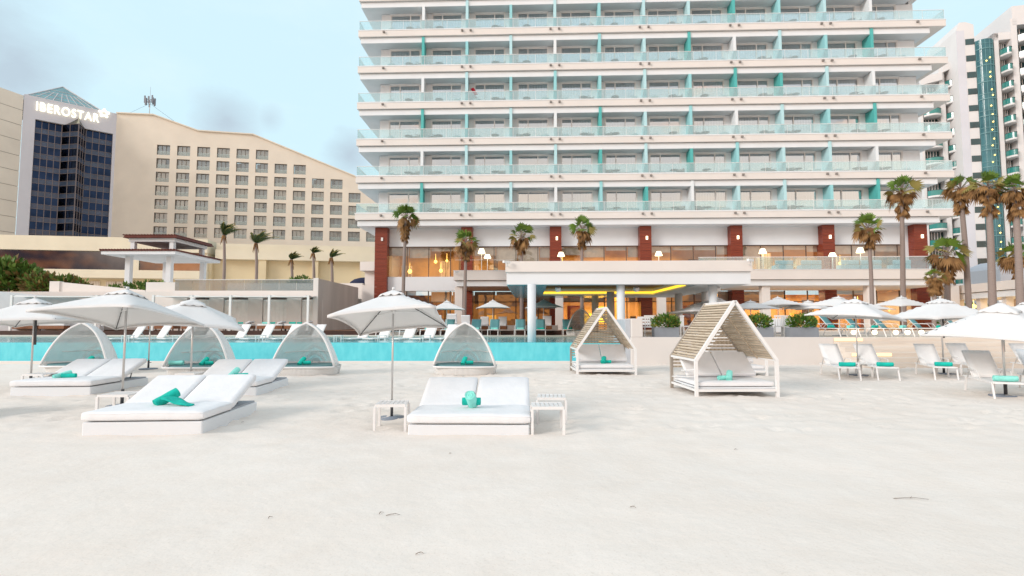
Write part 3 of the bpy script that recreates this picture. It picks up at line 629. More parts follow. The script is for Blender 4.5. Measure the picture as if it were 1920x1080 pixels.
# white tower with dark curtain wall
T1 = Vector((-101, 107.6)); TD = (KP-T1).normalized(); TL = (KP-T1).length
tower = thing('office_tower', 'white framed tower with dark blue glass front and lit sign across its top', 'building', (T1.x, T1.y, 0), math.atan2(TD.y, TD.x))
zt = hit(120, 192, T1, TD)[1]; 
gl0 = hit(54, 430, T1, TD)[0]; gl1 = hit(203, 430, T1, TD)[0]; gzt = .5*(hit(62, 223, T1, TD)[1]+hit(206, 249, T1, TD)[1]); gz0 = 4
mb = MB(); mb.box(0, gl0, 0, 1.2, gz0, zt); mb.box(gl1, TL, 0, 1.2, gz0, zt); mb.box(gl0, gl1, 0, 1.2, gzt, zt); mb.box(0, TL, 1.6, 18, gz0, zt-.3); mb.build('wall', towerw, tower)
b0, b1 = hit(106, 430, T1, TD)[0], hit(152, 430, T1, TD)[0]; bm_ = (b0+b1)/2+.6; AP = -2.6
gm = MB(); sp_ = MB(); mu = MB(); FLH = (gzt-gz0)/15
def cwall(p, q, nseg):
    p, q = Vector((*p, 0)), Vector((*q, 0)); d = q-p; nrm = Vector((d.y, -d.x, 0)).normalized()
    gm.quad(tuple(p+Vector((0, 0, gz0))), tuple(q+Vector((0, 0, gz0))), tuple(q+Vector((0, 0, gzt))), tuple(p+Vector((0, 0, gzt))))
    for i in range(nseg+1):
        a = p+d*i/nseg+nrm*.05; mu.bar(tuple(a+Vector((0, 0, gz0))), tuple(a+Vector((0, 0, gzt))), .12)
    for k in range(16):
        z = gz0+FLH*k
        for dz in (0, 1.0):
            if z+dz < gzt+.1: mu.bar(tuple(p+nrm*.05+Vector((0, 0, z+dz))), tuple(q+nrm*.05+Vector((0, 0, z+dz))), .09)
        if k < 15: a, b_ = p+nrm*.03, q+nrm*.03; sp_.quad((a.x, a.y, z+.05), (b_.x, b_.y, z+.05), (b_.x, b_.y, z+.95), (a.x, a.y, z+.95))
cwall((gl0, .7), (b0, .7), 4); cwall((b0, .7), (bm_, AP), 2); cwall((bm_, AP), (b1, .7), 3); cwall((b1, .7), (gl1, .7), 4)
gm.build('curtain_wall_glass', dkglass, tower); sp_.build('spandrel_band', mat('blue_spandrel', (.055, .08, .13), .25, .2, .8, spec=.4), tower); mu.build('mullion', mat('brass_mullion', (.17, .14, .14), .4), tower)
zap = hit(137, 216, T1, TD)[1]
mb = MB(); mb.add([(b0, .7, gzt), (bm_, AP, gzt), (b1, .7, gzt), (bm_, .68, zap)], [(0, 1, 3), (1, 2, 3)]); mb.mi = 1
mb.bar((b0, .6, gzt), (bm_, .5, zap), .25); mb.bar((b1, .6, gzt), (bm_, .5, zap), .25); mb.bar((bm_, AP, gzt), (bm_, .5, zap), .2); mb.build('bay_roof', [mat('bronze_glass', (.05, .05, .03), .15), mat('gold_trim', (.45, .40, .30), .5)], tower)
# glazed pyramid behind the parapet
pw = at(118, 163, 121); ta = math.atan2(TD.y, TD.x); dx_, dy_ = pw.x-T1.x, pw.y-T1.y; ps = dx_*math.cos(ta)+dy_*math.sin(ta); pq = -dx_*math.sin(ta)+dy_*math.cos(ta); pz = pw.z
mb = MB(); c_ = (ps, pq, pz); base = [(ps-7.5, 1.8, zt-.5), (ps+8.5, 1.8, zt-.5), (ps+8.5, 17.6, zt-.5), (ps-7.5, 17.6, zt-.5)]
for i in range(4): mb.add([base[i], base[(i+1) % 4], c_], [(0, 1, 2)])
mb.mi = 1
for i in range(4):
    A, B_ = Vector(base[i]), Vector(base[(i+1) % 4]); T_ = Vector(c_)
    mb.bar(A, T_, .22)
    for k in range(1, 9):
        t_ = k/9; p = A.lerp(B_, t_); mb.bar(p, p.lerp(T_, .62), .12)
    for k in range(1, 6): t_ = k/7; mb.bar(A.lerp(T_, t_), B_.lerp(T_, t_), .1)
mb.build('glass_pyramid', [mat('aqua_skylight', (.10, .26, .28), .15, .3, .5, spec=.8), mat('pale_skylight_frame', (.58, .55, .56), .6)], tower)
cu = bpy.data.curves.new('sign_text', 'FONT'); cu.body = 'IBEROSTAR'; cu.size = 1; cu.extrude = .12; cu.offset = .012; cu.space_character = 1.15
to = bpy.data.objects.new('sign_text', cu); C.objects.link(to); bpy.context.view_layer.update()
sme = bpy.data.meshes.new_from_object(to.evaluated_get(bpy.context.evaluated_depsgraph_get())); bpy.data.objects.remove(to)
bx0, bx1 = min(v.co.x for v in sme.vertices), max(v.co.x for v in sme.vertices)
sa, za_ = hit(68, 200, T1, TD); sb, zb3 = hit(186, 222, T1, TD); lh = 2.1
for v in sme.vertices: v.co = Vector((sa+(v.co.x-bx0)/(bx1-bx0)*(sb-sa), -.25-v.co.z*.8, (za_+zb3)/2-.75*lh/2-.1+v.co.y*lh*1.25))
sme.materials.append(signm); sgo = bpy.data.objects.new('sign_lettering', sme); C.objects.link(sgo); sgo.parent = tower
mb = MB(); s_, z_ = hit(195, 213, T1, TD); pts = [(s_+(1.0 if i % 2 == 0 else .48)*math.sin(i*math.pi/5), z_+(1.0 if i % 2 == 0 else .48)*math.cos(i*math.pi/5)) for i in range(10)]
for i in range(10): a, b_ = pts[i], pts[(i+1) % 10]; mb.bar((a[0], -.3, a[1]), (b_[0], -.3, b_[1]), .15, .3)
mb.build('sign_star', signm, tower)
W0 = Vector((-101, 107.5)); W1 = Vector((-106.5, 88)); e = thing('side_block', 'cream panelled end block at the far left, left of the white tower', 'building')
hz0 = hit(40, 177, W0, (W1-W0).normalized())[1]; mb = MB()
D2 = (W1-W0); nn = Vector((-D2.y, D2.x)).normalized()
for k in range(14):
    z0_ = 4+(hz0-4)*k/14; z1_ = 4+(hz0-4)*(k+1)/14-.08
    for i in range(4):
        p = W0+D2*(i/4); q = W0+D2*((i+1)/4)-D2.normalized()*.06
        mb.add([(p.x, p.y, z0_), (q.x, q.y, z0_), (q.x, q.y, z1_), (p.x, p.y, z1_)], [(0, 1, 2, 3)])
mb.build('wall_panel', beigew, e)
mb = MB(); p, q = W0-nn*.1+D2*-.0, W1-nn*.1
mb.add([(p.x-.1, p.y+.0, 4), (q.x-.1, q.y, 4), (q.x-.1, q.y, hz0-.1), (p.x-.1, p.y, hz0-.1), (p.x-40, p.y+12, 4), (q.x-40, q.y, 4), (q.x-40, q.y, hz0-.1), (p.x-40, p.y+12, hz0-.1)], [(0, 1, 2, 3), (3, 2, 6, 7), (4, 5, 6, 7), (1, 5, 6, 2)]); mb.build('core', mat('joint_dark', (.30, .25, .20), .9), e)
# low banquet building
LP0 = Vector((-60, 88)); LD = Vector((1, .16)).normalized()
def lh_(px, py): return hit(px, py, LP0, LD)
low = thing('banquet_building', 'low yellow building with a dark ribbon window at the foot of the cream hotel', 'building', (LP0.x, LP0.y, 0), math.atan2(LD.y, LD.x))
def lz(px, py): return lh_(px, py)[1]
sL = lh_(-60, 480)[0]; s250 = lh_(250, 480)[0]; s262 = lh_(262, 480)[0]; s388 = lh_(384, 480)[0]; s393 = lh_(393, 470)[0]; sR = lh_(720, 480)[0]
za, zb4, zc, zd = lz(228, 446), lz(228, 472), lz(228, 507), lz(228, 522)
mb = MB(); mb.box(sL, s388+.6, -.6, 12, zb4, za); mb.box(sL, s388+.6, -1.0, 12, zd, zc); mb.box(s250, s262, -.2, .6, zc, zb4); mb.box(s388, s388+.5, -.2, 12, zc, zb4); mb.box(sL, s388, 4, 12, 3.9, zb4)
mb.mi = 1; mb.box(sL, s388+.6, .5, 1, 3.9, zd)
mb.build('wall', [yelw2, yelw], low)
mb = MB(); mb.box(sL, s250, 0, .1, zc, zb4); mb.box(s262, s388, 0, .1, zc, zb4); rb = mb.build('ribbon_window', blackglass, low)
mb = MB(); mb.box(s393+.9, sR, .4, 12, zb4+1.6-3.3+.9, za-.5); mb.box(s393+.9, sR, 0, 12, zb4-.9, zb4+.7)
mb.mi = 1
zz0 = 3.9; zz1 = zb4-.9
for a, c in ((386, 396), (484, 498), (584, 596), (676, 720)): mb.box(lh_(a, 500)[0], lh_(c, 500)[0], .2, 2, zz0, zz1)
mb.box(lh_(390, 500)[0], sR, 1.2, 12, zz0, zz1); mb.build('recessed_wing', [yelw2, yelw], low)
for px in (60, 100, 135, 165, 195, 215): s_ = lh_(px, 560)[0]; mb = MB(); mb.box(s_, s_+1.4, .3, .49, 4.2, zd-.5); mb.build('window', ccurtain, low)

# ------------------------------------------------------------------ podium, gazebo, cabanas
PZ = 3.92
pod = thing('podium', 'ivory podium wall with a glass balustrade behind the pool cabanas', 'wall', (-13.4, 37, 0))
mb = MB(); mb.box(-10.2, -.35, 0, .8, 3.45, PZ); mb.box(-40, -.35, .8, 38, 1.2, PZ-.02); mb.box(-10.2, -.35, .78, .8, UZ, 3.45)
for x in (-10.2, -7.65, -4.95, -2.25): mb.box(x, x+1.0, .06, .78, UZ, 3.45)
mb.build('front_wall', ivory, pod)
mb = MB(); mb.box(-.34, 0, -.1, 9.4, UZ, 4.75); mb.build('side_wall', mat('streaked_grey_wall', (.50, .46, .43), .85, .12, .8, .2, 6, stretch=(1, 1, .2)), pod)
mb = MB(); mb.box(-.36, -.02, -.16, -.102, UZ, 4.79); mb.build('pillar_face', ivory, pod)
for i in range(4):
    x = -9.35+2.7*i; mb = MB(); mb.box(x+.02, x+1.72 if i < 3 else x+1.1, .15, .2, UZ, 3.3)
    for k in range(6): mb.box(x+.05+.28*k, x+.06+.28*k, .14, .15, UZ, 3.3)
    mb.build('door_panel', mat('warm_white_door', (.80, .77, .73), .6), pod)
gb = MB(); gr = MB()
for i in range(8): gb.box(-10.1+1.21*i, -10.1+1.21*i+1.19, .1, .12, PZ, 4.68)
gr.box(-10.15, -.36, .09, .13, 4.68, 4.71); r_ = gr.build('balustrade_rail', wmetal, pod); gb.build('glass_panel', glass('grey_balustrade', (.62, .68, .68), .05, .04, (.8, .85, .85), diff=.25, dcol=(.5, .53, .53)), r_)
e = thing('beige_boundary_wall', 'plain beige wall between the grey streaked wall and the hotel corner', 'wall', (-13.3, 46.8, 0)); mb = MB(); mb.box(.1, 1.4, 0, .5, 1, 5.0); mb.box(-12, .0, .5, 1.0, 3.8, 5.2); mb.build('wall_face', ivory, e)
e = thing('navy_parasol_dome', 'navy blue domed parasol top behind the beige wall', 'parasol', (-13.9, 50, 3.9)); mb = MB(); mb.lathe([(1.35, 1.35), (1.25, 1.6), (.9, 1.85), (.4, 2.0), (.01, 2.05)], 16); mb.build('canopy', mat('navy_canvas', (.01, .015, .05), .8), e); mb = MB(); mb.tube([(0, 0, 0), (0, 0, 2)], .04); mb.build('pole', steel, e)
# stepped stair walls at left
e = thing('stair_wall', 'ivory stepped wall below the white gazebo', 'wall', (0, 0, 0)); mb = MB()
a, c = at(102, 530, 39), at(325, 545, 39)
mb.box(a.x, c.x+.2, 39, 39.4, UZ, 3.95); mb.box(a.x, a.x+.7, 38.6, 38.998, UZ, 4.7); mb.prism([(a.x+.7, 3.9), (at(270, 550, 38.6).x, 3.9), (at(270, 550, 38.6).x, 4.05), (a.x+.7, 4.65)], 38.7, 38.99)
mb.box(at(270, 540, 38).x, at(325, 540, 38).x, 38.2, 38.6, UZ, 4.6); mb.build('wall_face', ivory, e)
e = thing('grey_garden_wall', 'grey sloping garden wall at the far left edge beyond the pool', 'wall', (0, 0, 0)); mb = MB()
mb.prism([(at(-120, 545, 36).x, UZ), (at(190, 545, 36).x, UZ), (at(190, 560, 36).x, 3.2), (at(102, 556, 36).x, 3.45), (at(-120, 538, 36).x, 4.2)], 36, 36.4)
mb.build('wall_face', mat('grey_white_wall', (.56, .57, .59), .8, .04), e)
gz = thing('gazebo', 'white open gazebo with two tier flat roof and thin red brown roof tiles', 'gazebo', (-34.9, 45, 0))
mb = MB()
for x in (1.35, 4.9):
    for y in (1.0, 6.0): mb = MB(); mb.box(x, x+.42, y, y+.42, 3.9, 7.5); mb.build('post', white, gz)
mb = MB(); mb.box(0, 6.3, 0, 7, 7.5, 7.78); mb.build('lower_roof', white, gz)
mb = MB(); mb.box(-.08, 6.38, -.08, 7.08, 7.782, 7.9)
for i in range(26): mb.tube([(-.05+.25*i, -.12, 7.9), (-.05+.25*i, 7.1, 7.9)], .06, 5)
mb.build('roof_tiles', mat('brown_red_tiles', (.12, .03, .02), .8, .2, 3), gz)
mb = MB()
for x in (1.6, 5.0):
    for y in (1.2, 5.6): mb.box(x, x+.35, y, y+.35, 7.96, 8.9)
mb.box(1.5, 5.5, 1.1, 6.1, 8.75, 9.05); mb.build('upper_frame', white, gz)
mb = MB(); mb.prism([(1.2, 9.052), (5.9, 9.052), (5.7, 9.3), (1.4, 9.3)], .8, 6.5)
for i in range(18): mb.tube([(1.25+.26*i, .75, 9.3), (1.25+.26*i, 6.55, 9.3)], .06, 5)
mb.build('upper_roof_tiles', MATS['brown_red_tiles'], gz)
for nm, lb, pxs in (('poolside_cabana', 'row of white cabana posts carrying pale shade cloths before the podium doors', (286, 358, 431, 504, 577)), ('poolside_cabana', 'flat white cabana shade on thin posts at the far left of the pool deck', (20, 180))):
    x0 = at(pxs[0], 600, 35.1).x; e = thing(nm, lb, 'cabana', (x0, 35.1, UZ), 0, 'white cabana frames beside the pool')
    xs_ = [at(p, 600, 35.1).x-x0 for p in pxs]
    for x in xs_: mb = MB(); mb.box(x-.07, x+.07, -.06, .06, 0, 2.36); mb.build('post', wmetal, e)
    for a, b_ in zip(xs_, xs_[1:]):
        mb = MB(); mb.box(a+.06, b_-.06, -.03, .03, 2.24, 2.30); mb.bar((a, 0, 2.3), (a, 1.9, 2.3), .05); mb.build('top_rail', wmetal, e)
        mb = MB(); mb.grid(lambda u, v: (a+.1+(b_-a-.2)*u, v*1.85, 2.33-.10*math.sin(math.pi*u)+.03*math.sin(v*9)), 12, 8); mb.build('shade_cloth', canv, e, solid=.02)

# ------------------------------------------------------------------ vegetation
def fan(mb, base, d, r, nseg=15, droop=.35, spread=2.3, roll=1.):
    d = Vector(d).normalized(); side = d.cross(Vector((0, 0, 1)))
    if side.length < .1: side = Vector((1, 0, 0))
    side.normalize(); side = Matrix.Rotation(rnd.uniform(-1.2, 1.2)*roll, 3, d) @ side; upv = side.cross(d)
    for i in range(nseg):
        a = (i/(nseg-1)-.5)*spread; dd = d*math.cos(a)+side*math.sin(a); rr = r*(.75+.25*math.cos(a))*rnd.uniform(.85, 1.1)
        w_ = rr*.085; pr = dd.cross(upv).normalized()*w_
        p0 = Vector(base); p1 = p0+dd*rr*.55+Vector((0, 0, -.05*droop*rr)); p2 = p0+dd*rr*.95+Vector((0, 0, -droop*rr*rnd.uniform(.35, .9)))
        mb.add([p0-pr*.3, p0+pr*.3, p1+pr, p1-pr, p2], [(0, 1, 2, 3), (3, 2, 4)])
def fanpalm(label, px, top, base_y, Y, zb=TZ, cr=1.1, dead=.6, skirt=1.2, lean=0., tw=.17):
    cr *= .93
    c_ = at(px, top, Y); H = c_.z-zb-cr*.55; b_ = at(px-lean, 580, Y); rt = thing('fan_palm', label, 'palm', (b_.x, Y, zb), 0, 'fan palms around the white hotel')
    dx = c_.x-b_.x; mb = MB()
    path = [(dx*(t_/8)**1.5, .02*math.sin(t_), H*t_/8) for t_ in range(9)]
    mb.tube(path, tw*.95, 10, tw*.66); mb.build('trunk', bark, rt)
    top_ = Vector((dx, 0, H)); g = MB()
    ng = 17
    for i in range(ng):
        an = i*2.399+rnd.uniform(-.25, .25); f_ = i/ng; el = 1.45-1.75*f_+rnd.uniform(-.15, .15); d = Vector((math.cos(an)*math.cos(el), math.sin(an)*math.cos(el), math.sin(el)))
        st = top_+d*cr*rnd.uniform(.42, .60); g.mi = 2
        g.bar(top_, st, .03); g.mi = 0 if f_ < .8-dead*.35 else rnd.choice([0, 1, 1]); fan(g, st, d+Vector((0, 0, .12-.25*f_)), cr*rnd.uniform(.50, .66), 12, .22+.3*f_, 2.5)
    g.build('crown', [leafg, leafy, bark], rt)
    k = MB(); k.mi = 0; nd_ = int(3+15*dead**1.5)
    for i in range(nd_):
        an = i*2.399; el = rnd.uniform(.05, -.9); d = Vector((math.cos(an)*math.cos(el), math.sin(an)*math.cos(el), math.sin(el))); s_ = top_+d*cr*rnd.uniform(.25, .55); k.bar(top_, s_, .025)
        fan(k, s_, d+Vector((0, 0, -.5)), cr*rnd.uniform(.42, .62), 9, .8, 1.6)
    for i in range(int(40*skirt)):
        an = i*2.399; q_ = rnd.random(); z = -q_*.9*skirt; rr = tw*(1.5-q_*.6); s_ = top_+Vector((math.cos(an)*rr, math.sin(an)*rr, z)); fan(k, s_, (math.cos(an)*.30, math.sin(an)*.30, -1), rnd.uniform(.3, .55), 6, .1, .8)
    k.build('dead_frond_skirt', leafd, rt); return rt
for a in (('tall shaggy fan palm before the left wood column, nearest the grey side wall', 761, 392, 0, 38, UZ, 1.15, .55, 1.7, 6, .15),
          ('bushy fan palm just left of the canopy, trunk beside the first ivory column', 874, 440, 0, 38.5, UZ, 1.15, .8, 1.2, 3, .15),
          ('fan palm rising behind the left part of the canopy roof', 978, 428, 0, 40, UZ, 1.2, .6, 1.3, 0, .16),
          ('fan palm rising behind the canopy roof next to the third red wood column', 1091, 415, 0, 40, UZ, 1.2, .6, 1.4, 0, .16),
          ('bent fan palm with mostly dead crown, before the sixth red wood column area', 1628, 412, 0, 33, TZ, 1.15, .9, 1.2, -8, .14),
          ('tallest straight fan palm in front of the right end of the hotel', 1690, 342, 0, 33, TZ, 1.2, .75, 1.6, -4, .17),
          ('short wide fan palm with rust brown dead crown at the hotel corner', 1774, 458, 0, 30, TZ, 1.25, 1.0, 1.5, -2, .18),
          ('small dead fan palm beside the short rust brown palm', 1752, 510, 0, 29, TZ, .6, 1.2, .8, 2, .12),
          ('tall fan palm, left of the trio before the green glass tower', 1800, 338, 0, 30, TZ, .95, .9, 1.4, -18, .17),
          ('tall fan palm, middle of the trio before the green glass tower', 1852, 332, 0, 28, TZ, 1.0, .9, 1.5, -10, .2),
          ('tall fan palm, right of the trio at the frame edge', 1902, 338, 0, 27, TZ, .95, .9, 1.4, -12, .19),
          ('small dead fan palm behind the right palm trunks', 1903, 465, 0, 40, TZ, 1.3, 1.2, 1.6, 0, .12)): fanpalm(*a)
def cocopalm(label, px, top, Y, cr, wind=(1, 0, .35), nf=11):
    c_ = at(px, top, Y); zb = PZ; H = c_.z-zb; rt = thing('coconut_palm', label, 'palm', (c_.x, Y, zb), 0, 'wind bent coconut palms on the podium')
    mb = MB(); mb.tube([(0+.12*math.sin(t_*.6), 0, H*t_/6) for t_ in range(7)], .2, 8, .14); mb.build('trunk', bark, rt)
    tp_ = Vector((.12*math.sin(3.6), 0, H)); g = MB(); wv = Vector(wind)
    for i in range(nf):
        an = i*2.399; el = rnd.uniform(.5, 1.4); d = (Vector((math.cos(an)*math.cos(el)*.8, math.sin(an)*math.cos(el), math.sin(el)))+wv*.2).normalized(); L_ = cr*rnd.uniform(.8, 1.15); pts = []
        for k in range(9): t_ = k/8; pts.append(tp_+d*L_*t_+wv*L_*.30*t_*t_+Vector((0, 0, -.42*L_*t_**2.5)))
        for k in range(8):
            g.mi = 1; g.bar(pts[k], pts[k+1], .05); g.mi = 0; dd = (pts[k+1]-pts[k]).normalized(); s_ = dd.cross(Vector((0, 0, 1)))
            if s_.length < .05: s_ = Vector((0, 1, 0))
            s_.normalize()
            for q_ in (0, .33, .66):
                p = pts[k].lerp(pts[k+1], q_); l_ = cr*.36*math.sin(math.pi*min(1, .18+(k+q_)/8.5))
                for sg in (-1, 1): e_ = p+s_*sg*l_*.7+dd*l_*.5+Vector((0, 0, -l_*.45))+wv*l_*.2; g.add([p-dd*.04, p+dd*.06, e_], [(0, 1, 2)])
    g.build('crown', [mat('dark_coco_green', (.02, .05, .01), .6, .5, 1.2, col2=(.07, .12, .025)), leafy], rt)
    k = MB()
    for i in range(7): an = i*.9; p = tp_+Vector((math.cos(an)*.12, math.sin(an)*.12, -.1)); k.tube([p, p+Vector((math.cos(an)*.22, math.sin(an)*.22, -rnd.uniform(.5, 1.1)))], .08, 5, .02)
    k.build('dead_sheath', leafd, rt)
for a in (('tallest coconut palm with upright fronds, right of the gazebo', 421, 440, 60, 2.0), ('coconut palm with wide drooping fronds, second from the gazebo', 481, 455, 60, 2.1), ('small coconut palm beside the round green shrub', 547, 486, 60, 1.25),
          ('thin coconut palm with tight crown, second from the right of the five', 588, 474, 60, 1.0), ('thin coconut palm with sparse sideways fronds, nearest the white hotel', 622, 482, 60, 1.35)): cocopalm(*a)
def leafball(mb, c_, rx, ry, rz_, n, ls, mi=(0,), up=.5):
    for _ in range(n):
        while True:
            p = Vector((rnd.uniform(-1, 1), rnd.uniform(-1, 1), rnd.uniform(-.6, 1)))
            if .35 < p.length < 1: break
        q_ = Vector(c_)+Vector((p.x*rx, p.y*ry, p.z*rz_)); d = (p.normalized()+Vector((rnd.uniform(-.6, .6), rnd.uniform(-.6, .6), up))).normalized(); s_ = d.cross(Vector((rnd.random()-.5, rnd.random()-.5, rnd.random()-.5))).normalized(); l_ = ls*rnd.uniform(.6, 1.3)
        mb.mi = rnd.choice(mi); mb.add([q_, q_+d*l_*.5+s_*l_*.22, q_+d*l_, q_+d*l_*.5-s_*l_*.22], [(0, 1, 2, 3)])
def shrub(label, c_, blobs, ls, n, mi=(0, 0, 0, 1)):
    rt = thing('shrub', label, 'shrub', c_); g = MB(); s = MB()
    for bx, by, bz, r_ in blobs: leafball(g, (bx, by, bz), r_, r_*.8, r_*.9, int(n*r_*r_), ls, mi); s.tube([(bx*.8, by, 0), (bx, by, bz)], .05, 5)
    g.build('foliage', [bush1, bush2], rt); s.build('stem', bark, rt); return rt
shrub('big leafy green shrub at the far left edge behind the garden wall', (at(30, 540, 42).x, 42, 3.9), [(-2.2, 0, 1.3, 1.5), (-.6, 0, 1.5, 1.4), (.6, .2, 1.1, 1.2), (-4, 0, 1.3, 1.5), (-.2, -.4, .5, 1.1)], .55, 330, (0, 0, 0, 0, 1))
shrub('darker rust tinged shrub right of the big green shrub', (at(95, 545, 41).x, 41, 3.9), [(-1, 0, .7, 1.0), (0, 0, .6, .9), (1.1, 0, .5, .9), (2, .2, .5, .7), (-.3, -.3, .3, .9)], .4, 420, (0, 1, 1, 0))
shrub('low dark green hedge seen under the gazebo', (at(250, 550, 43).x, 43, 3.9), [(-1.6, 0, .2, .6), (-.6, 0, .35, .65), (.4, 0, .4, .7), (1.4, 0, .5, .7), (2.2, 0, .5, .6)], .3, 600, (0,))
shrub('round green shrub between the small coconut palms', (at(562, 530, 58).x, 58, 3.9), [(-.6, 0, 1.9, .7), (.3, 0, 2.1, .8), (0, 0, 1.5, .8)], .4, 300, (0,))

# ------------------------------------------------------------------ right neighbours
RP = Vector((74, 92)); RDv = Vector((1, -.22)).normalized(); rt = thing('apartment_tower', 'tall cream tower with green glass stairwell and curved green balconies at the right', 'tower', (RP.x, RP.y, 0), math.atan2(RDv.y, RDv.x))
def rs(px, py): return hit(px, py, RP, RDv)
cream = mat('cream_tower_wall', (.70, .68, .67), .8, .03, .3); crd = mat('cool_white_tower_wall', (.62, .62, .66), .8, .03, .3); gg = mat('green_tower_glass', (.01, .08, .10), .12, .4, .35, spec=.6, col2=(.07, .20, .22)); dg = mat('dark_green_door_glass', (.012, .05, .055), .12, .4, .5, spec=.9)
F = 2.98
sA = rs(1822, 520)[0]; sB = rs(1838, 520)[0]
sb0, sb1, sg1, sc1, sd1 = rs(1806, 300)[0], rs(1840, 300)[0], rs(1876, 300)[0], rs(1912, 300)[0], rs(2010, 300)[0]
ztop = rs(1850, 60)[1]
mb = MB(); zz = rs(1822, 40)[1]
mb.prism([(sb0, 1), (sb1, 1), (sb1, zz-.6), (sb1-1.2, zz), (sb1-2.2, zz), (sb0, zz-1.4)], 0, 10); mb.mi = 1; mb.box(sb0-.02, sb0+1.2, -.03, 0, 1, zz-1.5)
mb.mi = 0; mb.prism([(sb1, zz-4), (sg1+.4, zz-4), (sg1+.4, zz-3.2), (sb1+.8, zz-2.5), (sb1, zz-.9)], 2.4, 10)
mb.box(sg1, sg1+.7, -.1, 10, 1, ztop-.4); mb.box(sc1-.3, sc1+.6, -.3, 10, 1, ztop+1.8); mb.box(sd1, sd1+1, -.3, 10, 1, ztop+4); mb.box(sg1, sc1, -.1, 10, ztop-1.7, ztop-.4); mb.box(sc1, sd1, -.3, 10, ztop+.6, ztop+4)
mb.box(sg1, sd1, 1.4, 10, 1, ztop-1.7); mb.build('wall', [cream, crd], rt)
for k in range(16):
    z = zz-4.2-F*k
    if z < 3: break
    mb = MB(); mb.box(sb0+1.3, sb1-.05, -.06, .05, z, z+1.05); mb.build('slot_window', dg, rt)
mb = MB(); rad = (sg1-sb1)/2; mid = (sb1+sg1)/2
mb.grid(lambda u, v: (mid-rad*math.cos(math.pi*u), .6-rad*1.0*math.sin(math.pi*u), 1+(ztop-2.5)*v), 14, 1); mb.build('curved_stair_glass', gg, rt)
mb = MB(); z = 1.5
while z < ztop-1.5:
    for dz in (0, .9):
        for i in range(14): a, b_ = math.pi*i/14, math.pi*(i+1)/14; mb.bar((mid-rad*1.02*math.cos(a), .6-rad*1.02*math.sin(a), z+dz), (mid-rad*1.02*math.cos(b_), .6-rad*1.02*math.sin(b_), z+dz), .14 if dz == 0 else .07)
    z += F
for i in range(0, 15, 2): a = math.pi*i/14; mb.bar((mid-rad*1.02*math.cos(a), .6-rad*1.02*math.sin(a), 1), (mid-rad*1.02*math.cos(a), .6-rad*1.02*math.sin(a), ztop-1.5), .07)
mb.build('mullion', mat('green_mullion', (.13, .28, .30), .4), rt)
for k in range(15):
    z = ztop-5-F*k
    for dx_, dz in ((.25*rnd.random(), .8*rnd.random()), (-.2+.5*rnd.random(), -.3-.8*rnd.random())):
        mb = MB(); x = mid+rad*(dx_); yy = .6-rad*1.02*math.sin(math.acos(max(-1, min(1, -(x-mid)/rad))))-.05; mb.lathe([(.01, z+dz-.13), (.13, z+dz), (.01, z+dz+.13)], 8, x, yy); mb.build('stair_light', lampy, rt)
def balc(x0, x1, z, par, dep=1.4, y0=-.2):
    wd = x1-x0; mb = MB(); m = (x0+x1)/2
    mb.mi = 1; mb.box(x0, x1, 1.2, 1.3, z, z+F-.4); mb.mi = 0
    mb.grid(lambda u, v: (x0+wd*u, (y0-dep*math.sin(math.pi*u)**.7)*(1-v)+1.25*v, z), 10, 1, False); mb.grid(lambda u, v: (x0+wd*u, y0-dep*math.sin(math.pi*u)**.7, z-.3+.3*v), 10, 1, False); mb.grid(lambda u, v: (x0+wd*u, (y0-dep*math.sin(math.pi*u)**.7)*(1-v)+1.25*v, z-.3), 10, 1, False)
    mb.mi = 2
    for i in range(1, 6): mb.box(x0+wd*i/6-.05, x0+wd*i/6+.05, 1.1, 1.19, z, z+F-.4)
    b_ = mb.build('balcony', [cream, dg, wmetal], par); g_ = MB(); g_.grid(lambda u, v: (x0+wd*u, y0+.02-dep*math.sin(math.pi*u)**.7, z+.95*v), 10, 1, False); g_.build('glass_rail', mat('green_rail_glass', (.03, .20, .18), .1, .2, .5, spec=.9), b_)
    r_ = MB()
    for i in range(10): u0, u1 = i/10, (i+1)/10; r_.bar((x0+wd*u0, y0-dep*math.sin(math.pi*u0)**.7, z+.97), (x0+wd*u1, y0-dep*math.sin(math.pi*u1)**.7, z+.97), .06)
    r_.build('handrail', dmetal, b_); return b_, tree(b_)
for (x0, x1, zt_, y0) in ((sg1+.8, sc1-.4, ztop-1.7, -.15), (sc1+.7, sd1-.1, ztop+.6, -.35)):
    first = None; z = zt_-F+.2
    while z > 3:
        if first is None: first = balc(x0, x1, z, rt, 1.2, y0); z1_ = z
        else: copytree(first[0], first[1], rt, (0, 0, z-z1_))
        z -= F
# lower wing between hotel and tower
LWP = Vector((70, 96)); wing2 = thing('apartment_wing', 'lower cream wing with stacked green balconies seen past the hotel right end', 'building', (LWP.x, LWP.y, 0), math.atan2(RDv.y, RDv.x))
def ws(px, py): return hit(px, py, LWP, RDv)
wa, wb, wc2 = ws(1730, 300)[0], ws(1772, 300)[0], ws(1808, 300)[0]; wz1 = ws(1790, 118)[1]; wz0 = ws(1750, 145)[1]
mb = MB(); mb.box(wa, wa+.4, -.1, 10, 1, wz0); mb.box(wb-.3, wb+.5, -.1, 10, 1, wz1-.6); mb.box(wc2-.4, wc2, -.1, 10, 1, wz1+1); mb.prism([(wb, wz1-1.8), (wc2, wz1-.6), (wc2, wz1+1), (wb, wz1-.4)], -.6, 10); mb.prism([(wa, wz0-1.5), (wb, wz0-.8), (wb, wz0+.6), (wa, wz0)], -.6, 10); mb.box(wa, wc2, 1.4, 10, 1, wz0-1.6); mb.build('wall', cream, wing2)
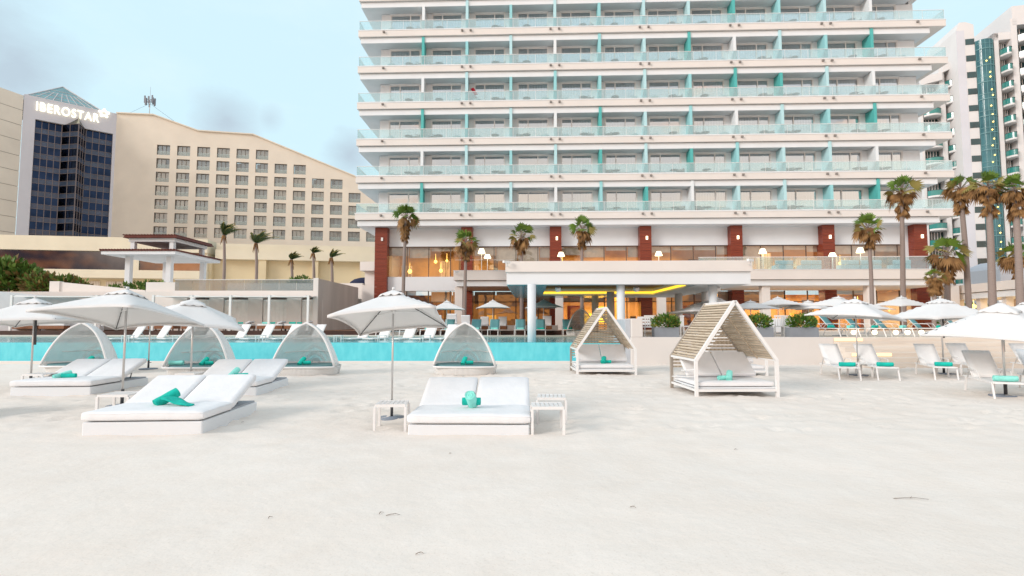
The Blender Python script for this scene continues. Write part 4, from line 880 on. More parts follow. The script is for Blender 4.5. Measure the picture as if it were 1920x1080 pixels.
for (x0, x1, zt_) in ((wa+.4, wb-.3, wz0-1.5), (wb+.5, wc2-.4, wz1-1.8)):
    first = None; z = zt_-F+.4
    while z > 3:
        if first is None: first = balc(x0, x1, z, wing2, .9, -.3); z1_ = z
        else: copytree(first[0], first[1], wing2, (0, 0, z-z1_))
        z -= F
# low white wing with warm lamps
a, c = at(1757, 545, 43), at(1990, 522, 31); D3 = Vector((c.x-a.x, c.y-a.y)); e = thing('beach_club_wing', 'low ivory wing with a curved band and glowing lamps behind the right palms', 'building', (a.x, a.y, 0), math.atan2(D3.y, D3.x)); ln = D3.length
mb = MB(); mb.box(0, ln, 0, 12, 3.9, 4.5); mb.mi = 1; mb.box(.1, ln, .15, 12, 3.45, 3.86); mb.mi = 2; mb.box(.1, ln, 6, 6.2, TZ, 3.45); mb.build('roof_band', [ivory, white, warmw], e)
for i in range(7): x = 1.2+i*2.6; mb = MB(); mb.box(x, x+.45, .5, .95, TZ, 3.44); mb.build('column', ivory, e)
for i, x in enumerate((1.6, 5.0, 7.3, 8.6, 10, 12.5)):
    mb = MB(); mb.lathe([(.01, 2.75), (.2, 2.95), (.01, 3.15)], 10, x, 1.6); mb.tube([(x, 1.6, 3.1), (x, 1.6, 3.45)], .015, 4); mb.build('pendant_lamp', lampy, e)
for x in (4, 11): la = bpy.data.lights.new('wing_light', 'AREA'); la.size = 5; la.energy = 120; la.color = (1, .70, .36); lo = bpy.data.objects.new('wing_light', la); C.objects.link(lo); lo.parent = e; lo.location = (x, 3.5, 3.4)
e = thing('white_boundary_block', 'small pale grey white block between the palm trunks at the far right', 'building', (at(1875, 500, 60).x, 60, 0)); mb = MB(); mb.prism([(0, 4), (4, 4), (4, 8.4), (2.2, 8.9), (.4, 8.2), (0, 7.8)], 0, 5); mb.build('wall', crd, e)
e = thing('dark_undergrowth', 'dark green planting behind the low right wing', 'shrub', (45, 50, 1)); g = MB(); 
for i in range(8): leafball(g, (i*2-6, 0, 1.2), 1.3, 1, 1.3, 200, .4)
g.build('foliage', bush1, e)

# ------------------------------------------------------------------ beach furniture
def T(x=0, y=0, z=0): return Matrix.Translation((x, y, z))
def RX(a): return Matrix.Rotation(R(a), 4, 'X')
def daybed(w=1.85, back=22., basez=.2):
    e = thing('double_daybed', 'x', 'daybed', group='white double daybeds on the sand')
    mb = MB(); mb.box(-w/2, w/2, 0, 2.05, -.25, basez); mb.build('base', white, e, .02, 2)
    z0 = basez+.015; 
    mb = MB(); mb.cushion(-w/2-.02, w/2+.02, -.03, .98, z0, z0+.14, .05, .014, 3); mb.build('mattress', wcush, e)
    for s in (-1, 1):
        mb = MB(); mb.M = T(0, .985, z0+.01) @ RX(back); x0, x1 = (-w/2-.02, -.015) if s < 0 else (.015, w/2+.02)
        mb.cushion(x0, x1, 0, 1.08, 0, .12, .045, .012, s*5); b_ = mb.build('backrest', wcush, e)
        for q in (-.25, .25):
            m2 = MB(); xm = (x0+x1)/2+q; m2.tube([(xm, 1.6, basez), (xm, .985+.78*math.cos(R(back)), z0+.78*math.sin(R(back))+.01)], .014, 6); m2.build('support_strut', dmetal, b_)
    mb = MB(); mb.box(-w/2+.03, w/2-.03, 1.0, 2.0, basez+.002, basez+.03); mb.build('deck_board', mat('grey_board', (.36, .38, .42), .8), e)
    return Proto(e)
DB = daybed()
DB.put((-.66, 8.22, -.05), R(-1), 'white double daybed in the front centre between two small side tables')
DB.put((-5.60, 8.2, -.0), R(3.5), 'white double daybed front left with a folded emerald towel', (.95, .98, 1))
DB.put((-10.75, 12.55, .0), R(3), 'white double daybed far left with mint and emerald towel rolls', (.97, 1.05, 1))
DB.put((-6.85, 12.5, .0), R(3), 'white double daybed behind the front left one, before the second wicker cocoon', (.97, 1, 1))
DB.put((-10.7, 8.1, .0), R(0), 'white double daybed cut off by the left frame edge')
def towel(name, loc, rz, tilt, label, m, L_=.36, r=.062, flat=1.):
    mb = MB(); n = 18
    def f(u, v):
        a = 2*math.pi*u; rr = r*(1+.05*math.sin(3*a)+.03*math.sin(v*11)); return (-L_/2+L_*v, rr*math.cos(a), rr*math.sin(a)*flat)
    mb.grid(f, n, 6)
    for sx_ in (-1, 1):     # spiral of the rolled cloth at each end
        mb.grid(lambda u, v: (sx_*(L_/2-.006+.012*math.sin(v*14)), r*(1-v)*math.cos(2*math.pi*u)*.99, r*(1-v)*math.sin(2*math.pi*u)*flat), n, 8)
    mb.mi = 0; mb.smooth = True; mb.grid(lambda u, v: (-L_/2+L_*v, r*(1.04+.0*u)*math.cos(-.9-.5*u), r*1.04*math.sin(-.9-.5*u)*flat), 3, 4)
    o = mb.build(name, m); o.location = loc; o.rotation_euler = (0, R(tilt), R(rz)); tag(o, label, 'towel', 'rolled green towels'); return o
bz = .42
towel('towel_roll', (-.66, 8.78, .37+.055), 0, 0, 'emerald towel roll lying across the front centre daybed', tow_d, .29, .062)
towel('towel_roll', (-.655, 8.72, .455), 82, 38, 'mint towel roll leaning on the emerald roll, front centre daybed', tow_l, .3, .085)
towel('towel_roll', (-5.66, 8.84, .47), 50, -28, 'emerald towel roll propped diagonally on the front left daybed', tow_d, .36, .08)
mb = MB(); mb.smooth = True; mb.grid(lambda u, v: (u*.42, (v-.5)*.30*(1-.55*u), .12*(1-u)**1.3+.008*math.sin(u*9+v*5)), 10, 8); o = mb.build('folded_towel', tow_d, solid=.02, loc=(-5.56, 8.72, .375)); o.rotation_euler = (0, 0, R(-8)); tag(o, 'fanned flap of emerald towel spread flat beside the front left roll', 'towel')
towel('towel_roll', (-10.95, 13.1, .43), 60, -15, 'mint towel roll on the far left daybed', tow_l, .36, .065); towel('towel_roll', (-10.75, 13.05, .42), 10, 0, 'emerald towel roll beside the mint one, far left daybed', tow_d, .3, .055)
towel('towel_roll', (-6.78, 13.1, .47), 80, -30, 'mint towel roll standing on the daybed behind the front left one', tow_l, .34, .07); towel('towel_roll', (-6.6, 13.1, .42), 30, 0, 'emerald towel roll at the foot of the standing mint roll', tow_d, .3, .055)
# side tables
def sidetable():
    e = thing('side_table', 'x', 'side table', group='small white side tables on the sand'); s = .24
    for i in range(7): mb = MB(); mb.box(-s+.07*i, -s+.07*i+.058, -s+.03, s-.03, .42, .44); mb.build('top_slat', wmetal, e)
    mb = MB(); mb.box(-s, s, -s, -s+.03, .40, .445); mb.box(-s, s, s-.03, s, .40, .445); mb.build('top_frame', wmetal, e)
    for a in (-1, 1):
        for b_ in (-1, 1): mb = MB(); mb.box(a*s-.02, a*s+.02, b_*(s-.02)-.02, b_*(s-.02)+.02, -.05, .40); mb.build('leg', wmetal, e, .004)
    return Proto(e)
ST = sidetable()
ST.put((-1.94, 8.75, -.03), R(4), 'small white side table left of the front centre daybed, umbrella pole behind it')
ST.put((.55, 8.45, -.02), R(0), 'small white slatted side table right of the front centre daybed, the nearer of two')
ST.put((.68, 9.3, -.0), R(-4), 'small white side table right of the front centre daybed, the farther of two')
ST.put((-7.1, 9.8, -.02), R(3), 'small white side table behind the left corner of the front left daybed', (1.1, 1, 1)); ST.put((-11.75, 13.4, 0), R(2), 'small white side table at the left corner of the far left daybed')
ST.put((-8.15, 13.6, 0), R(2), 'small white side table left of the daybed before the second wicker cocoon')
ST.put((11.0, 17.0, 0), R(8), 'small white side table between the first two sling loungers on the sand'); ST.put((13.95, 17.2, 0), R(8), 'small white side table beside the pole of the third beach umbrella on the right')
# umbrellas
def umbrella(side=2.3, ht=.52, pole=2.36, name='beach_umbrella', detail=True, grp='white umbrellas on the sand', dark=False, vs_=.26):
    e = thing(name, 'x', 'umbrella', group=grp); h = side/2
    mb = MB(); mb.tube([(0, 0, -.1), (0, 0, pole)], .024 if detail else .022, 8); mb.build('pole', steel if detail else wmetal, e)
    def cf(a, b_, k=1., dz=0., cut=0.):
        m_ = max(abs(a), abs(b_)); mn = min(abs(a), abs(b_)); q = mn/m_ if m_ > 1e-6 else 0
        pull = 1-.07*(1-q*q)*m_; z = -ht*(m_**.92)*(1-.0*q)-.05*m_*m_*(1-0)*(q**3)+dz-.05*(1-q)*math.sin(math.pi*m_)*m_
        return (a*h*k*pull, b_*h*k*pull, z)
    mb = MB(); n = 16; mb.grid(lambda u, v: cf(2*u-1, 2*v-1), n, n)
    for s in range(4):       # short valance
        def vf(u, v):
            a = 2*u-1; p = cf(a, 1.) if s == 0 else cf(a, -1.) if s == 1 else cf(1., a) if s == 2 else cf(-1., a); return (p[0], p[1], p[2]-.045*v)
        mb.grid(vf, n, 1)
    c_ = mb.build('canopy', canv, e, solid=.006, loc=(0, 0, pole))
    mb = MB(); mb.grid(lambda u, v: (lambda p: (p[0]*vs_, p[1]*vs_, p[2]*vs_*1.0+.035-(.035*abs(math.cos(9.42*(u+v)))*(max(abs(2*u-1), abs(2*v-1)) > .9))))(cf(2*u-1, 2*v-1)), 12, 12)
    mb.grid(lambda u, v: (math.cos(2*math.pi*u)*.03, math.sin(2*math.pi*u)*.03, .03+.05*v), 8, 1); mb.build('vent', canv, c_, solid=.006)
    for a, b_ in ((1, 1), (1, -1), (-1, 1), (-1, -1)):
        mb = MB(); p = cf(a*.97, b_*.97); mb.tube([(cf(a*t_, b_*t_)[0], cf(a*t_, b_*t_)[1], cf(a*t_, b_*t_)[2]-.075+.045*t_) for t_ in (.02, .25, .5, .75, .96)], .010, 5); mb.build('rib', dmetal if detail else wmetal, c_)
    mb = MB(); mb.tube([(0, 0, -.42), (0, 0, -.3)], .04, 8)
    if detail:
        for a, b_ in ((1, 1), (1, -1), (-1, 1), (-1, -1)): p = cf(a*.5, b_*.5); mb.tube([(0, 0, -.38), (p[0], p[1], p[2]-.03)], .009, 5)
    mb.build('hub', wmetal, c_)
    mb = MB(); mb.tube([(0, 0, .0), (0, 0, .34)], .034, 8); mb.tube([(0, 0, .25), (.09, 0, .25)], .012, 5); mb.build('base_tube', dmetal if detail else wmetal, e)
    mb = MB(); mb.lathe([(.01, -.01), (.3, -.01), (.3, .025), (.05, .04), (.01, .04)], 18); mb.build('base_plate', gstone, e)
    if dark: mb = MB(); mb.tube([(.04, 0, pole-.5), (.055, 0, 1.15)], .028, 6); mb.build('crank_cover', dmetal, e)
    return Proto(e)
def putu(pr, loc, rz, label, tx=0, ty=0, sc=None):
    o = pr.put(loc, R(rz), label, sc)
    for k in kids(o):
        if k.name.startswith('canopy'): k.rotation_euler = (R(tx), R(ty), 0)
    return o
U = umbrella(); UD = umbrella(2.25, .6, 2.4, dark=True)
putu(U, (-2.17, 9.75, -.02), 2, 'large tilted square umbrella in the front centre beside the small table', -9, -4, (.76, .9, .97))
putu(U, (-7.95, 11.0, 0), -2, 'large tilted square umbrella over the front left daybed, pale beige underside showing', -9, -2, (.88, .95, 1.0))
putu(UD, (-12.7, 14.2, .0), 12, 'umbrella with raised vent and dark crank, far left beside the frame edge', -2, -3, (1., 1, .97))
putu(U, (-8.3, 13.9, 0), 33, 'umbrella turned corner on, in front of the second wicker cocoon', 8, 4, (1.0, 1.0, .97))
putu(U, (-13.4, 19.8, 0), 20, 'umbrella mostly hidden behind the two left umbrellas, edge over the pool', 2, 0, (1., 1, .93))
UB = umbrella(2.2, .5, 2.3, vs_=.28); UL = umbrella(2.35, .78, 2.42, dark=True, vs_=.3)
putu(UB, (11.2, 17.4, 0), 38, 'white umbrella behind the first two sling loungers on the right', 2, 3, (1., 1., 1.07))
putu(UD, (14.3, 17.8, 0), 6, 'white umbrella with flat front edge, between second and third sling loungers', -1, 0, (1.15, 1., 1.04))
putu(UL, (11.45, 12.5, 0), 40, 'largest nearest umbrella on the right with big raised vent, beside a dark pole', 5, -5, (1.04, 1.04, .89))
putu(UB, (17.8, 18.2, 0), 25, 'white umbrella partly cut off at the right frame edge', 2, 0)
UT = umbrella(2.0, .48, 2.15, 'terrace_umbrella', False, 'white umbrellas on the terrace and deck', vs_=.22)
for px, ytop, Y, zb, rz, tx, lb in ((838, 563, 33.8, DZ, 10, 0, 'white umbrella left of the first ivory column, half behind the centre umbrella'), (924, 562, 35.6, UZ, 8, 0, 'white umbrella on the pool deck between the wicker cocoon and the round pool column'),
        (1019, 561, 35.6, UZ, 10, 0, 'white umbrella on the pool deck just right of the round pool column'), (1345, 557, 27, TZ, 12, 6, 'white tilted umbrella above the peak of the big slatted cabana'), (1303, 571, 26, TZ, 20, -4, 'low white umbrella left of the big slatted cabana roof'),
        (1407, 563, 28, TZ, 10, 0, 'white umbrella behind the right roof slope of the big slatted cabana'), (1458, 556, 30, TZ, 12, -3, 'white umbrella before the glowing lobby, above the middle planter gap'), (1515, 563, 30, TZ, 40, 0, 'small white umbrella above the rightmost planter'),
        (1572, 555, 25, TZ, 30, 5, 'white umbrella with tall vent behind the first right beach umbrella'), (1619, 565, 30, TZ, 10, 0, 'white umbrella partly behind the bent palm trunk'), (1690, 555, 30, TZ, 8, 2, 'white umbrella crossed by the tallest palm trunk'), (1930, 578, 26, TZ, 20, 0, 'white terrace umbrella at the far right frame edge')):
    p = at(px, ytop, Y); s_ = (p.z-zb)/2.2; putu(UT, (p.x, Y, zb), rz, lb, tx, 0, (1.05, 1.05, s_))
# wicker cocoon daybeds
wov = woven('white_woven_rope', (.84, .85, .85), .55); wob_ = woven('white_woven_base', (.80, .79, .77), .78)
def cocoon():
    e = thing('wicker_cocoon', 'x', 'cocoon daybed', group='woven cocoon daybeds with pointed arch openings')
    H = 1.42; B0 = .30
    def rim(t): a = abs(t); return (.93*t, -.52+.30*(1-a**1.6), B0+H*(1-(.38*a**1.1+.62*a**3.0)))
    def shell(u, v):
        t = 2*u-1; t = math.copysign(abs(t)**.85, t) if t else 0; x, y, z = rim(t); s = max(0, 1-v**2.5)**.4; return (x*(.12+.88*s)*(1+.06*math.sin(math.pi*v)), y+(.78-y)*v, B0+(z-B0)*s*(1+.03*math.sin(math.pi*v)))
    mb = MB(); mb.grid(shell, 32, 14, uv=lambda u, v: (u*3.2, v*1.8)); mb.build('woven_shell', wov, e, solid=.012)
    mb = MB(); pts = [rim(-1+2*i/28) for i in range(29)]; mb.tube(pts, .034, 8); mb.tube([(-.93, -.52, B0), (-.88, -.60, B0-.02), (-.5, -.70, B0-.02), (0, -.73, B0-.02), (.5, -.70, B0-.02), (.88, -.60, B0-.02), (.93, -.52, B0)], .032, 8); mb.build('rim', wmetal, e)
    def foot_(a, k=1.): c, s = math.cos(a), math.sin(a); return (.97*k*math.copysign(abs(c)**.72, c), .02+.74*k*math.copysign(abs(s)**.8, s))
    mb = MB(); mb.grid(lambda u, v: (*foot_(2*math.pi*u, .93+.07*v), -.05+(B0+.05)*v), 40, 3, uv=lambda u, v: (u*5, v*.9)); mb.build('woven_base', wob_, e, solid=.02)
    mb = MB(); mb.grid(lambda u, v: (*foot_(2*math.pi*u, .95 if .05 < v < .7 else .95-.06*(v-.69)*3 if v >= .7 else .9), B0-.10+.14*min(v, .8)/.8), 40, 5)
    mb.grid(lambda u, v: (*foot_(2*math.pi*u, .89*(1-v)), B0+.04), 40, 3); mb.build('cushion', tcush, e)
    mb = MB(); k = [(.5*math.cos(a), .1+.4*math.sin(a), 1.12+.0*a) for a in [i*math.pi/8 for i in range(9)]]; mb.tube([( -.45, -.05, 1.2), (-.3, .3, 1.22), (0, .42, 1.24), (.3, .3, 1.22), (.45, -.05, 1.2)], .012, 5); mb.tube([(-.75, .2, .72), (-.4, .62, .74), (0, .74, .74), (.4, .62, .74), (.75, .2, .72)], .012, 5); mb.build('hoop', wmetal, e)
    return Proto(e)
CO = cocoon()
CO.put((-14.5, 18.2, 0), R(8), 'woven cocoon daybed farthest left, behind the left daybeds', (1.08, 1, .98))
CO.put((-10.1, 17.6, .0), R(5), 'woven cocoon daybed with a mint and an emerald towel, half behind an umbrella')
CO.put((-6.75, 17.75, 0), R(3), 'woven cocoon daybed left of the centre umbrella pole, single towel pair')
CO.put((-1.55, 17.9, 0), R(0), 'woven cocoon daybed in the middle, right of the centre umbrella pole')
CO.put((-7.1, 35.0, DZ), R(15), 'white cocoon daybed on the pool deck under the centre umbrella edge', (.95, .95, .75)); CO.put((4.35, 33.9, DZ), R(0), 'white cocoon daybed on the deck in front of the glowing bar', (.95, .95, .98))
for x, y, m_, lb in ((-14.05, 17.9, tow_d, 'emerald towel roll in the farthest left cocoon'), (-10.75, 17.2, tow_l, 'long mint towel roll lying in the second cocoon'), (-9.85, 17.3, tow_d, 'emerald towel roll in the second cocoon'), (-6.75, 17.4, tow_d, 'emerald towel roll in the cocoon left of the centre pole'), (-1.5, 17.5, tow_d, 'emerald towel roll in the middle cocoon')):
    if m_ is tow_l: towel('towel_roll', (x, y, .42), 8, 0, lb, m_, .42, .07)
    else: towel('towel_roll', (x-.06, y, .45), 75, -35, lb, m_, .32, .075); towel('towel_roll', (x+.12, y-.03, .41), 20, 0, lb.replace('towel roll', 'small second towel roll'), m_, .22, .06)
# slatted gable cabanas
def gable():
    e = thing('slatted_cabana', 'x', 'cabana', group='slatted gable cabanas on the sand'); w, d, ph, ah = .95, 1.7, .83, 2.2; t = .07
    for y, nm in ((0, 'front_frame'), (d, 'back_frame')):
        mb = MB(); mb.bar((-w, y, -.1), (-w, y, ph+.02), t, t, (0, 1, 0)); mb.bar((w, y, -.1), (w, y, ph+.02), t, t, (0, 1, 0)); mb.bar((-w, y, ph), (0, y, ah), t, t*1.2, (0, 1, 0)); mb.bar((w, y, ph), (0, y, ah), t, t*1.2, (0, 1, 0)); mb.bar((-w, y, .14), (w, y, .14), .06, .06); mb.build(nm, wmetal if y == 0 else mat('taupe_metal', (.38, .33, .28), .5), e)
    mb = MB(); 
    for s in (-1, 1): mb.bar((s*w, 0, .14), (s*w, d, .14), .05); mb.bar((s*w, 0, ph), (s*w, d, ph), .05)
    mb.bar((0, 0, ah-.02), (0, d, ah-.02), .06); mb.bar((-w, 0, .62), (-w, d*.55, .52), .025); mb.bar((-w, 0, .45), (-w, d, .30), .02); mb.build('side_rails', wmetal, e)
    L_ = math.hypot(w, ah-ph); n = 21
    for s in (-1, 1):
        mb = MB(); dx, dz = -s*w/L_, (ah-ph)/L_; nx_, nz_ = dz*s, w/L_
        for i in range(n):
            a = .03+(L_-.06)*i/n; p = Vector((s*w+dx*a, 0, ph+dz*a)); q = p+Vector((dx, 0, dz))*(L_/n*.56); o_ = Vector((nx_, 0, nz_))*.018
            mb.add([p-o_, q-o_, q+o_, p+o_]+[v+Vector((0, d, 0)) for v in (p-o_, q-o_, q+o_, p+o_)], [(0, 1, 2, 3), (7, 6, 5, 4), (0, 4, 5, 1), (1, 5, 6, 2), (2, 6, 7, 3), (3, 7, 4, 0)])
        mb.build('slatted_roof', slatm, e)
        mb = MB(); m2 = Vector((s*w*.5-.0*s, 0, (ph+ah)/2)); off = Vector((nx_, 0, nz_))*-.03; p = Vector((s*w, 0, ph))+off
        for f in (.28, .55, .8):
            for a in (.33, .72): pass
        mb.bar(tuple(Vector((s*w, d*.5, ph))+off), tuple(Vector((0, d*.5, ah))+off), .03); mb.build('roof_batten', slatm, e)
    mb = MB(); z = ph-.30
    while z < ah-.12:
        hw = w if z < ph else w*(ah-z)/(ah-ph); mb.box(-hw+.03, hw-.03, d-.012, d+.012, z, z+.045); z += .088
    mb.build('back_slats', slatm, e)
    mb = MB(); mb.box(-w+.05, w-.05, .03, d-.03, .175, .21); mb.build('platform', white, e)
    mb = MB(); mb.cushion(-w+.05, w-.05, .02, d-.04, .215, .34, .045, .012, 8); mb.build('mattress', wcush, e)
    for s in (-1, 1): mb = MB(); mb.M = T(0, .85, .36) @ RX(38); x0, x1 = (-w+.08, -.01) if s < 0 else (.01, w-.08); mb.box(x0, x1, 0, .85, 0, .10); mb.build('backrest', wcush, e, .035, 3)
    return Proto(e)
GB = gable()
GB.put((5.2, 12.45, 0), R(2), 'big slatted gable cabana in front, mint towel on its mattress')
GB.put((3.07, 17.45, 0), R(1), 'smaller looking slatted gable cabana by the pool wall end, emerald towel inside', (1, .95, 1))
GB.put((7.2, 17.2, 0), R(0), 'slatted gable cabana hidden behind the big front one', (1, .9, .97))
towel('towel_roll', (5.15, 12.75, .44), 65, -28, 'mint towel roll leaning in the big slatted cabana', tow_l, .32, .07); towel('towel_roll', (4.98, 12.75, .40), 15, 0, 'small mint towel roll lying in the big slatted cabana', tow_l, .2, .055)
towel('towel_roll', (3.05, 17.85, .45), 75, -30, 'emerald towel roll leaning in the cabana by the pool wall end', tow_d, .3, .08); towel('towel_roll', (3.12, 17.85, .41), 5, 0, 'flat emerald towel roll in the cabana by the pool wall end', tow_d, .34, .05)
# sling loungers (foot end towards local -y)
def lounger(name, grp, sl, fr, low=False, ang=38, arms=True, BL=.8):
    e = thing(name, 'x', 'sun lounger', group=grp); w = .31; sh = .12 if low else .36; L0 = 1.2
    mb = MB(); mb.bar((-w, 0, sh), (-w, L0+.65, sh), .035); mb.bar((w, 0, sh), (w, L0+.65, sh), .035); mb.bar((-w, 0, sh), (w, 0, sh), .035); mb.bar((-w, L0+.65, sh), (w, L0+.65, sh), .035); mb.build('frame', fr, e)
    if not low:
        for x in (-w-.01, w+.01):
            for y, dy in ((.08, -.12), (L0+.45, .14)): mb = MB(); mb.bar((x, y, sh+.01), (x, y+dy, -.06), .04, .03); mb.build('leg', fr, e)
            if arms: mb = MB(); mb.tube([(x, L0-.5, sh), (x*1.12, L0-.38, sh+.2), (x*1.12, L0+.1, sh+.22), (x*1.05, L0+.3, sh)], .013, 5); mb.build('armrest', fr, e)
    mb = MB(); mb.grid(lambda u, v: ((2*u-1)*(w-.01), v*L0, sh+.015-.035*math.sin(math.pi*u)*math.sin(math.pi*v)), 4, 8); mb.build('sling_seat', sl, e, solid=.014)
    c_, s_ = math.cos(R(ang)), math.sin(R(ang)); mb = MB(); mb.grid(lambda u, v: ((2*u-1)*(w-.01), L0+v*BL*c_, sh+.02+v*BL*s_-.03*math.sin(math.pi*u)*math.sin(math.pi*v)), 4, 6); b_ = mb.build('sling_back', sl, e, solid=.014)
    mb = MB(); mb.tube([(-w, L0, sh), (-w, L0+BL*1.02*c_, sh+BL*1.02*s_), (w, L0+BL*1.02*c_, sh+BL*1.02*s_), (w, L0, sh)], .016, 6); mb.tube([(0, L0+.45*c_, sh+.45*s_), (0, L0+.6, sh)], .012, 5); mb.build('back_frame', fr, b_)
    return Proto(e)
LB = lounger('sling_lounger', 'white sling loungers on the sand at the right', wsling, wmetal, ang=42, BL=.92)
for i, (x, y, rz, lb, m_) in enumerate(((10.1, 16.0, -14, 'white sling lounger nearest the stone steps corner, leftmost of its row', tow_d), (11.25, 16.0, -14, 'white sling lounger second in the row, right of the first beach umbrella pole', tow_d),
        (13.05, 16.1, -22, 'white sling lounger left of the flat edged umbrella pole', tow_d), (14.6, 16.6, -20, 'white sling lounger behind the nearest lounger, right of the flat edged umbrella', tow_d), (11.05, 11.9, -24, 'nearest white sling lounger on the right under the largest umbrella', tow_l),
        (16.6, 16.4, -20, 'white sling lounger at the back against the right frame edge', tow_l), (12.9, 12.4, -24, 'white sling lounger cut off by the right frame edge, beside the nearest one', tow_l))):
    LB.put((x-.05, y, 0), R(rz), lb, (.88, 1, 1)); q = Matrix.Rotation(R(rz), 3, 'Z') @ Vector((0, .32, 0)); towel('towel_roll', (x+q.x, y+q.y, .44), rz, 0, ('mint' if m_ is tow_l else 'emerald')+' towel roll on the '+lb.replace('white sling ', '', 1).replace('nearest lounger on', 'nearest seat on')[:60].rsplit(' ', 1)[0], m_, .42, .065)
LPo = lounger('shallow_lounger', 'white sling loungers standing in the pool shallows', wsling, wmetal, True, 58, False)
POOLX = (212, 262, 310, 355, 415, 463, 513, 562, 652, 692, 740, 780, 820)
for i, px in enumerate(POOLX):
    p = at(px, 630, 26.6); LPo.put((p.x, 26.3, WZ-.05), R(-24), f'white lounger standing in the pool shallows, {ORD[i]} from the left')
mb = MB(); e = thing('shallow_table', 'x', 'side table', group='small white tables standing in the pool'); mb.box(-.2, .2, -.2, .2, .22, .25); mb.build('top', wmetal, e)
for a in (-.17, .17):
    for b_ in (-.17, .17): mb = MB(); mb.box(a-.015, a+.015, b_-.015, b_+.015, -.1, .22); mb.build('leg', wmetal, e)
PTb = Proto(e)
for i, px in enumerate((240, 335, 386, 489, 540, 635, 716, 800)): PTb.put((at(px, 630, 26.2).x, 26.2, WZ), 0, f'small white table standing in the pool shallows, {ORD[i]} from the left')
LT = lounger('teal_lounger', 'teal sling loungers on deck and terrace', tsling, wmetal, ang=52)
for i, px in enumerate((714, 758, 797, 836, 888, 924, 974, 1013, 1066)):
    p = at(px, 630, 33.2); LT.put((p.x, 33.15, DZ+.01), R(-12 if i < 3 else -3), f'teal sling lounger on the pool deck, {ORD[i]} from the left'); towel('towel_roll', (p.x+.08, 34.0, DZ+.42), -8, 0, f'towel roll on the deck lounger, {ORD[i]} from the left', tow_d if i in (0, 7, 8) else tow_l, .42, .07)
for i, px in enumerate((1566, 1602, 1648, 1700, 1768, 1838, 1900)):
    p = at(px, 628, 23.6); LT.put((p.x, 23.0, TZ+.01), R(36), f'teal sling lounger above the stone steps, {ORD[i]} from the left', (1, 1, .95)); q = Matrix.Rotation(R(36), 3, 'Z') @ Vector((0, .5, 0)); towel('towel_roll', (p.x+q.x, 23.0+q.y, TZ+.42), 36, 0, f'towel roll on the lounger above the steps, {ORD[i]} from the left', tow_l if i % 2 else tow_d, .42, .07)
# wooden daybeds on the upper deck
def wooddaybed():
    e = thing('wooden_daybed', 'x', 'daybed', group='brown wooden daybeds with white cushions on the deck')
    mb = MB(); mb.box(-.85, .85, -.4, .4, .14, .34); mb.build('base', brownw, e, .01); mb = MB(); mb.box(-.83, .83, -.38, .38, .345, .47); mb.build('cushion', wcush, e, .03, 3)
    mb = MB(); mb.M = T(.5, 0, .46) @ Matrix.Rotation(R(-20), 4, 'Y'); mb.box(0, .36, -.36, .36, 0, .1); mb.build('backrest', wcush, e, .03, 3)
    for a in (-.78, .78):
        for b_ in (-.33, .33): mb = MB(); mb.box(a-.03, a+.03, b_-.03, b_+.03, 0, .14); mb.build('leg', darkw, e)
    return Proto(e)
WD = wooddaybed()
for i, px in enumerate((50, 105, 308, 370, 400, 450, 510, 560)):
    if i == 4: continue
    p = at(px, 620, 35.9); WD.put((p.x, 35.9, UZ), 0, f'brown wooden daybed with white cushion before the podium, {ORD[i]} from the left'); towel('towel_roll', (p.x-.35, 35.7, UZ+.53), 10, 0, f'towel roll on the podium daybed, {ORD[i]} from the left', tow_d if i % 2 else tow_l, .4, .07); towel('towel_roll', (p.x+.1, 35.75, UZ+.53), 30, 0, f'second towel roll on the podium daybed, {ORD[i]} from the left', tow_d, .3, .06)
def armch():
    e = thing('deck_armchair', 'x', 'armchair', group='white armchairs with brown bases on the upper deck'); mb = MB(); mb.box(-.3, .3, -.3, .4, .1, .32); mb.build('base', brownw, e)
    mb = MB(); mb.box(-.28, .28, -.32, .36, .325, .43); mb.build('seat', wcush, e, .03); mb = MB(); mb.M = T(0, .3, .42) @ RX(18); mb.box(-.28, .28, -.05, .06, 0, .56); mb.build('backrest', wcush, e, .03); return Proto(e)
AC = armch()
for i, (px, s_) in enumerate(((818, 1.1), (846, 1.2), (872, 1.1), (908, 1), (942, 1), (1000, 1), (1026, 1.05))): AC.put((at(px, 615, 36).x, 36, UZ), R(-5), f'white armchair with brown base on the upper deck, {ORD[i]} from the left', s_)
e = thing('low_deck_wall', 'low ivory wall behind the armchairs on the upper deck', 'wall', (0, 37.2, 0)); mb = MB(); mb.box(-4.6, 3.2, 0, .3, UZ, 1.52); mb.build('wall_face', ivory, e)
# planters, dining furniture
def planter(label, px0, px1):
    a, b_ = at(px0, 630, 22.5), at(px1, 630, 22.5); wd = b_.x-a.x; e = thing('planter', label, 'planter', ((a.x+b_.x)/2, 22.6, TZ)); mb = MB(); mb.box(-wd/2, wd/2, -.25, .25, 0, .40); mb.box(-wd/2+.0, wd/2-.0, -.25, .25, .401, .405); mb.build('box', mat('grey_planter', (.25, .27, .30), .7, .06), e, .01)
    g = MB(); leafball(g, (0, 0, .58), wd*.55, .3, .3, 620, .15, (0, 0, 0, 0, 1), .6); leafball(g, (wd*.12, 0, .66), wd*.35, .25, .28, 220, .15, (0, 0, 1), .6); g.build('foliage', [mat('planter_leaf', (.03, .10, .012), .5, .5, 3, col2=(.14, .26, .04)), mat('planter_leaf_yellow', (.30, .28, .05), .6)], e)
planter('grey rectangular planter of leafy shrubs beside the pool end wall', 1226, 1272); planter('grey rectangular planter just right of the big slatted cabana', 1400, 1448); planter('grey rectangular planter nearest the terrace loungers', 1480, 1532)
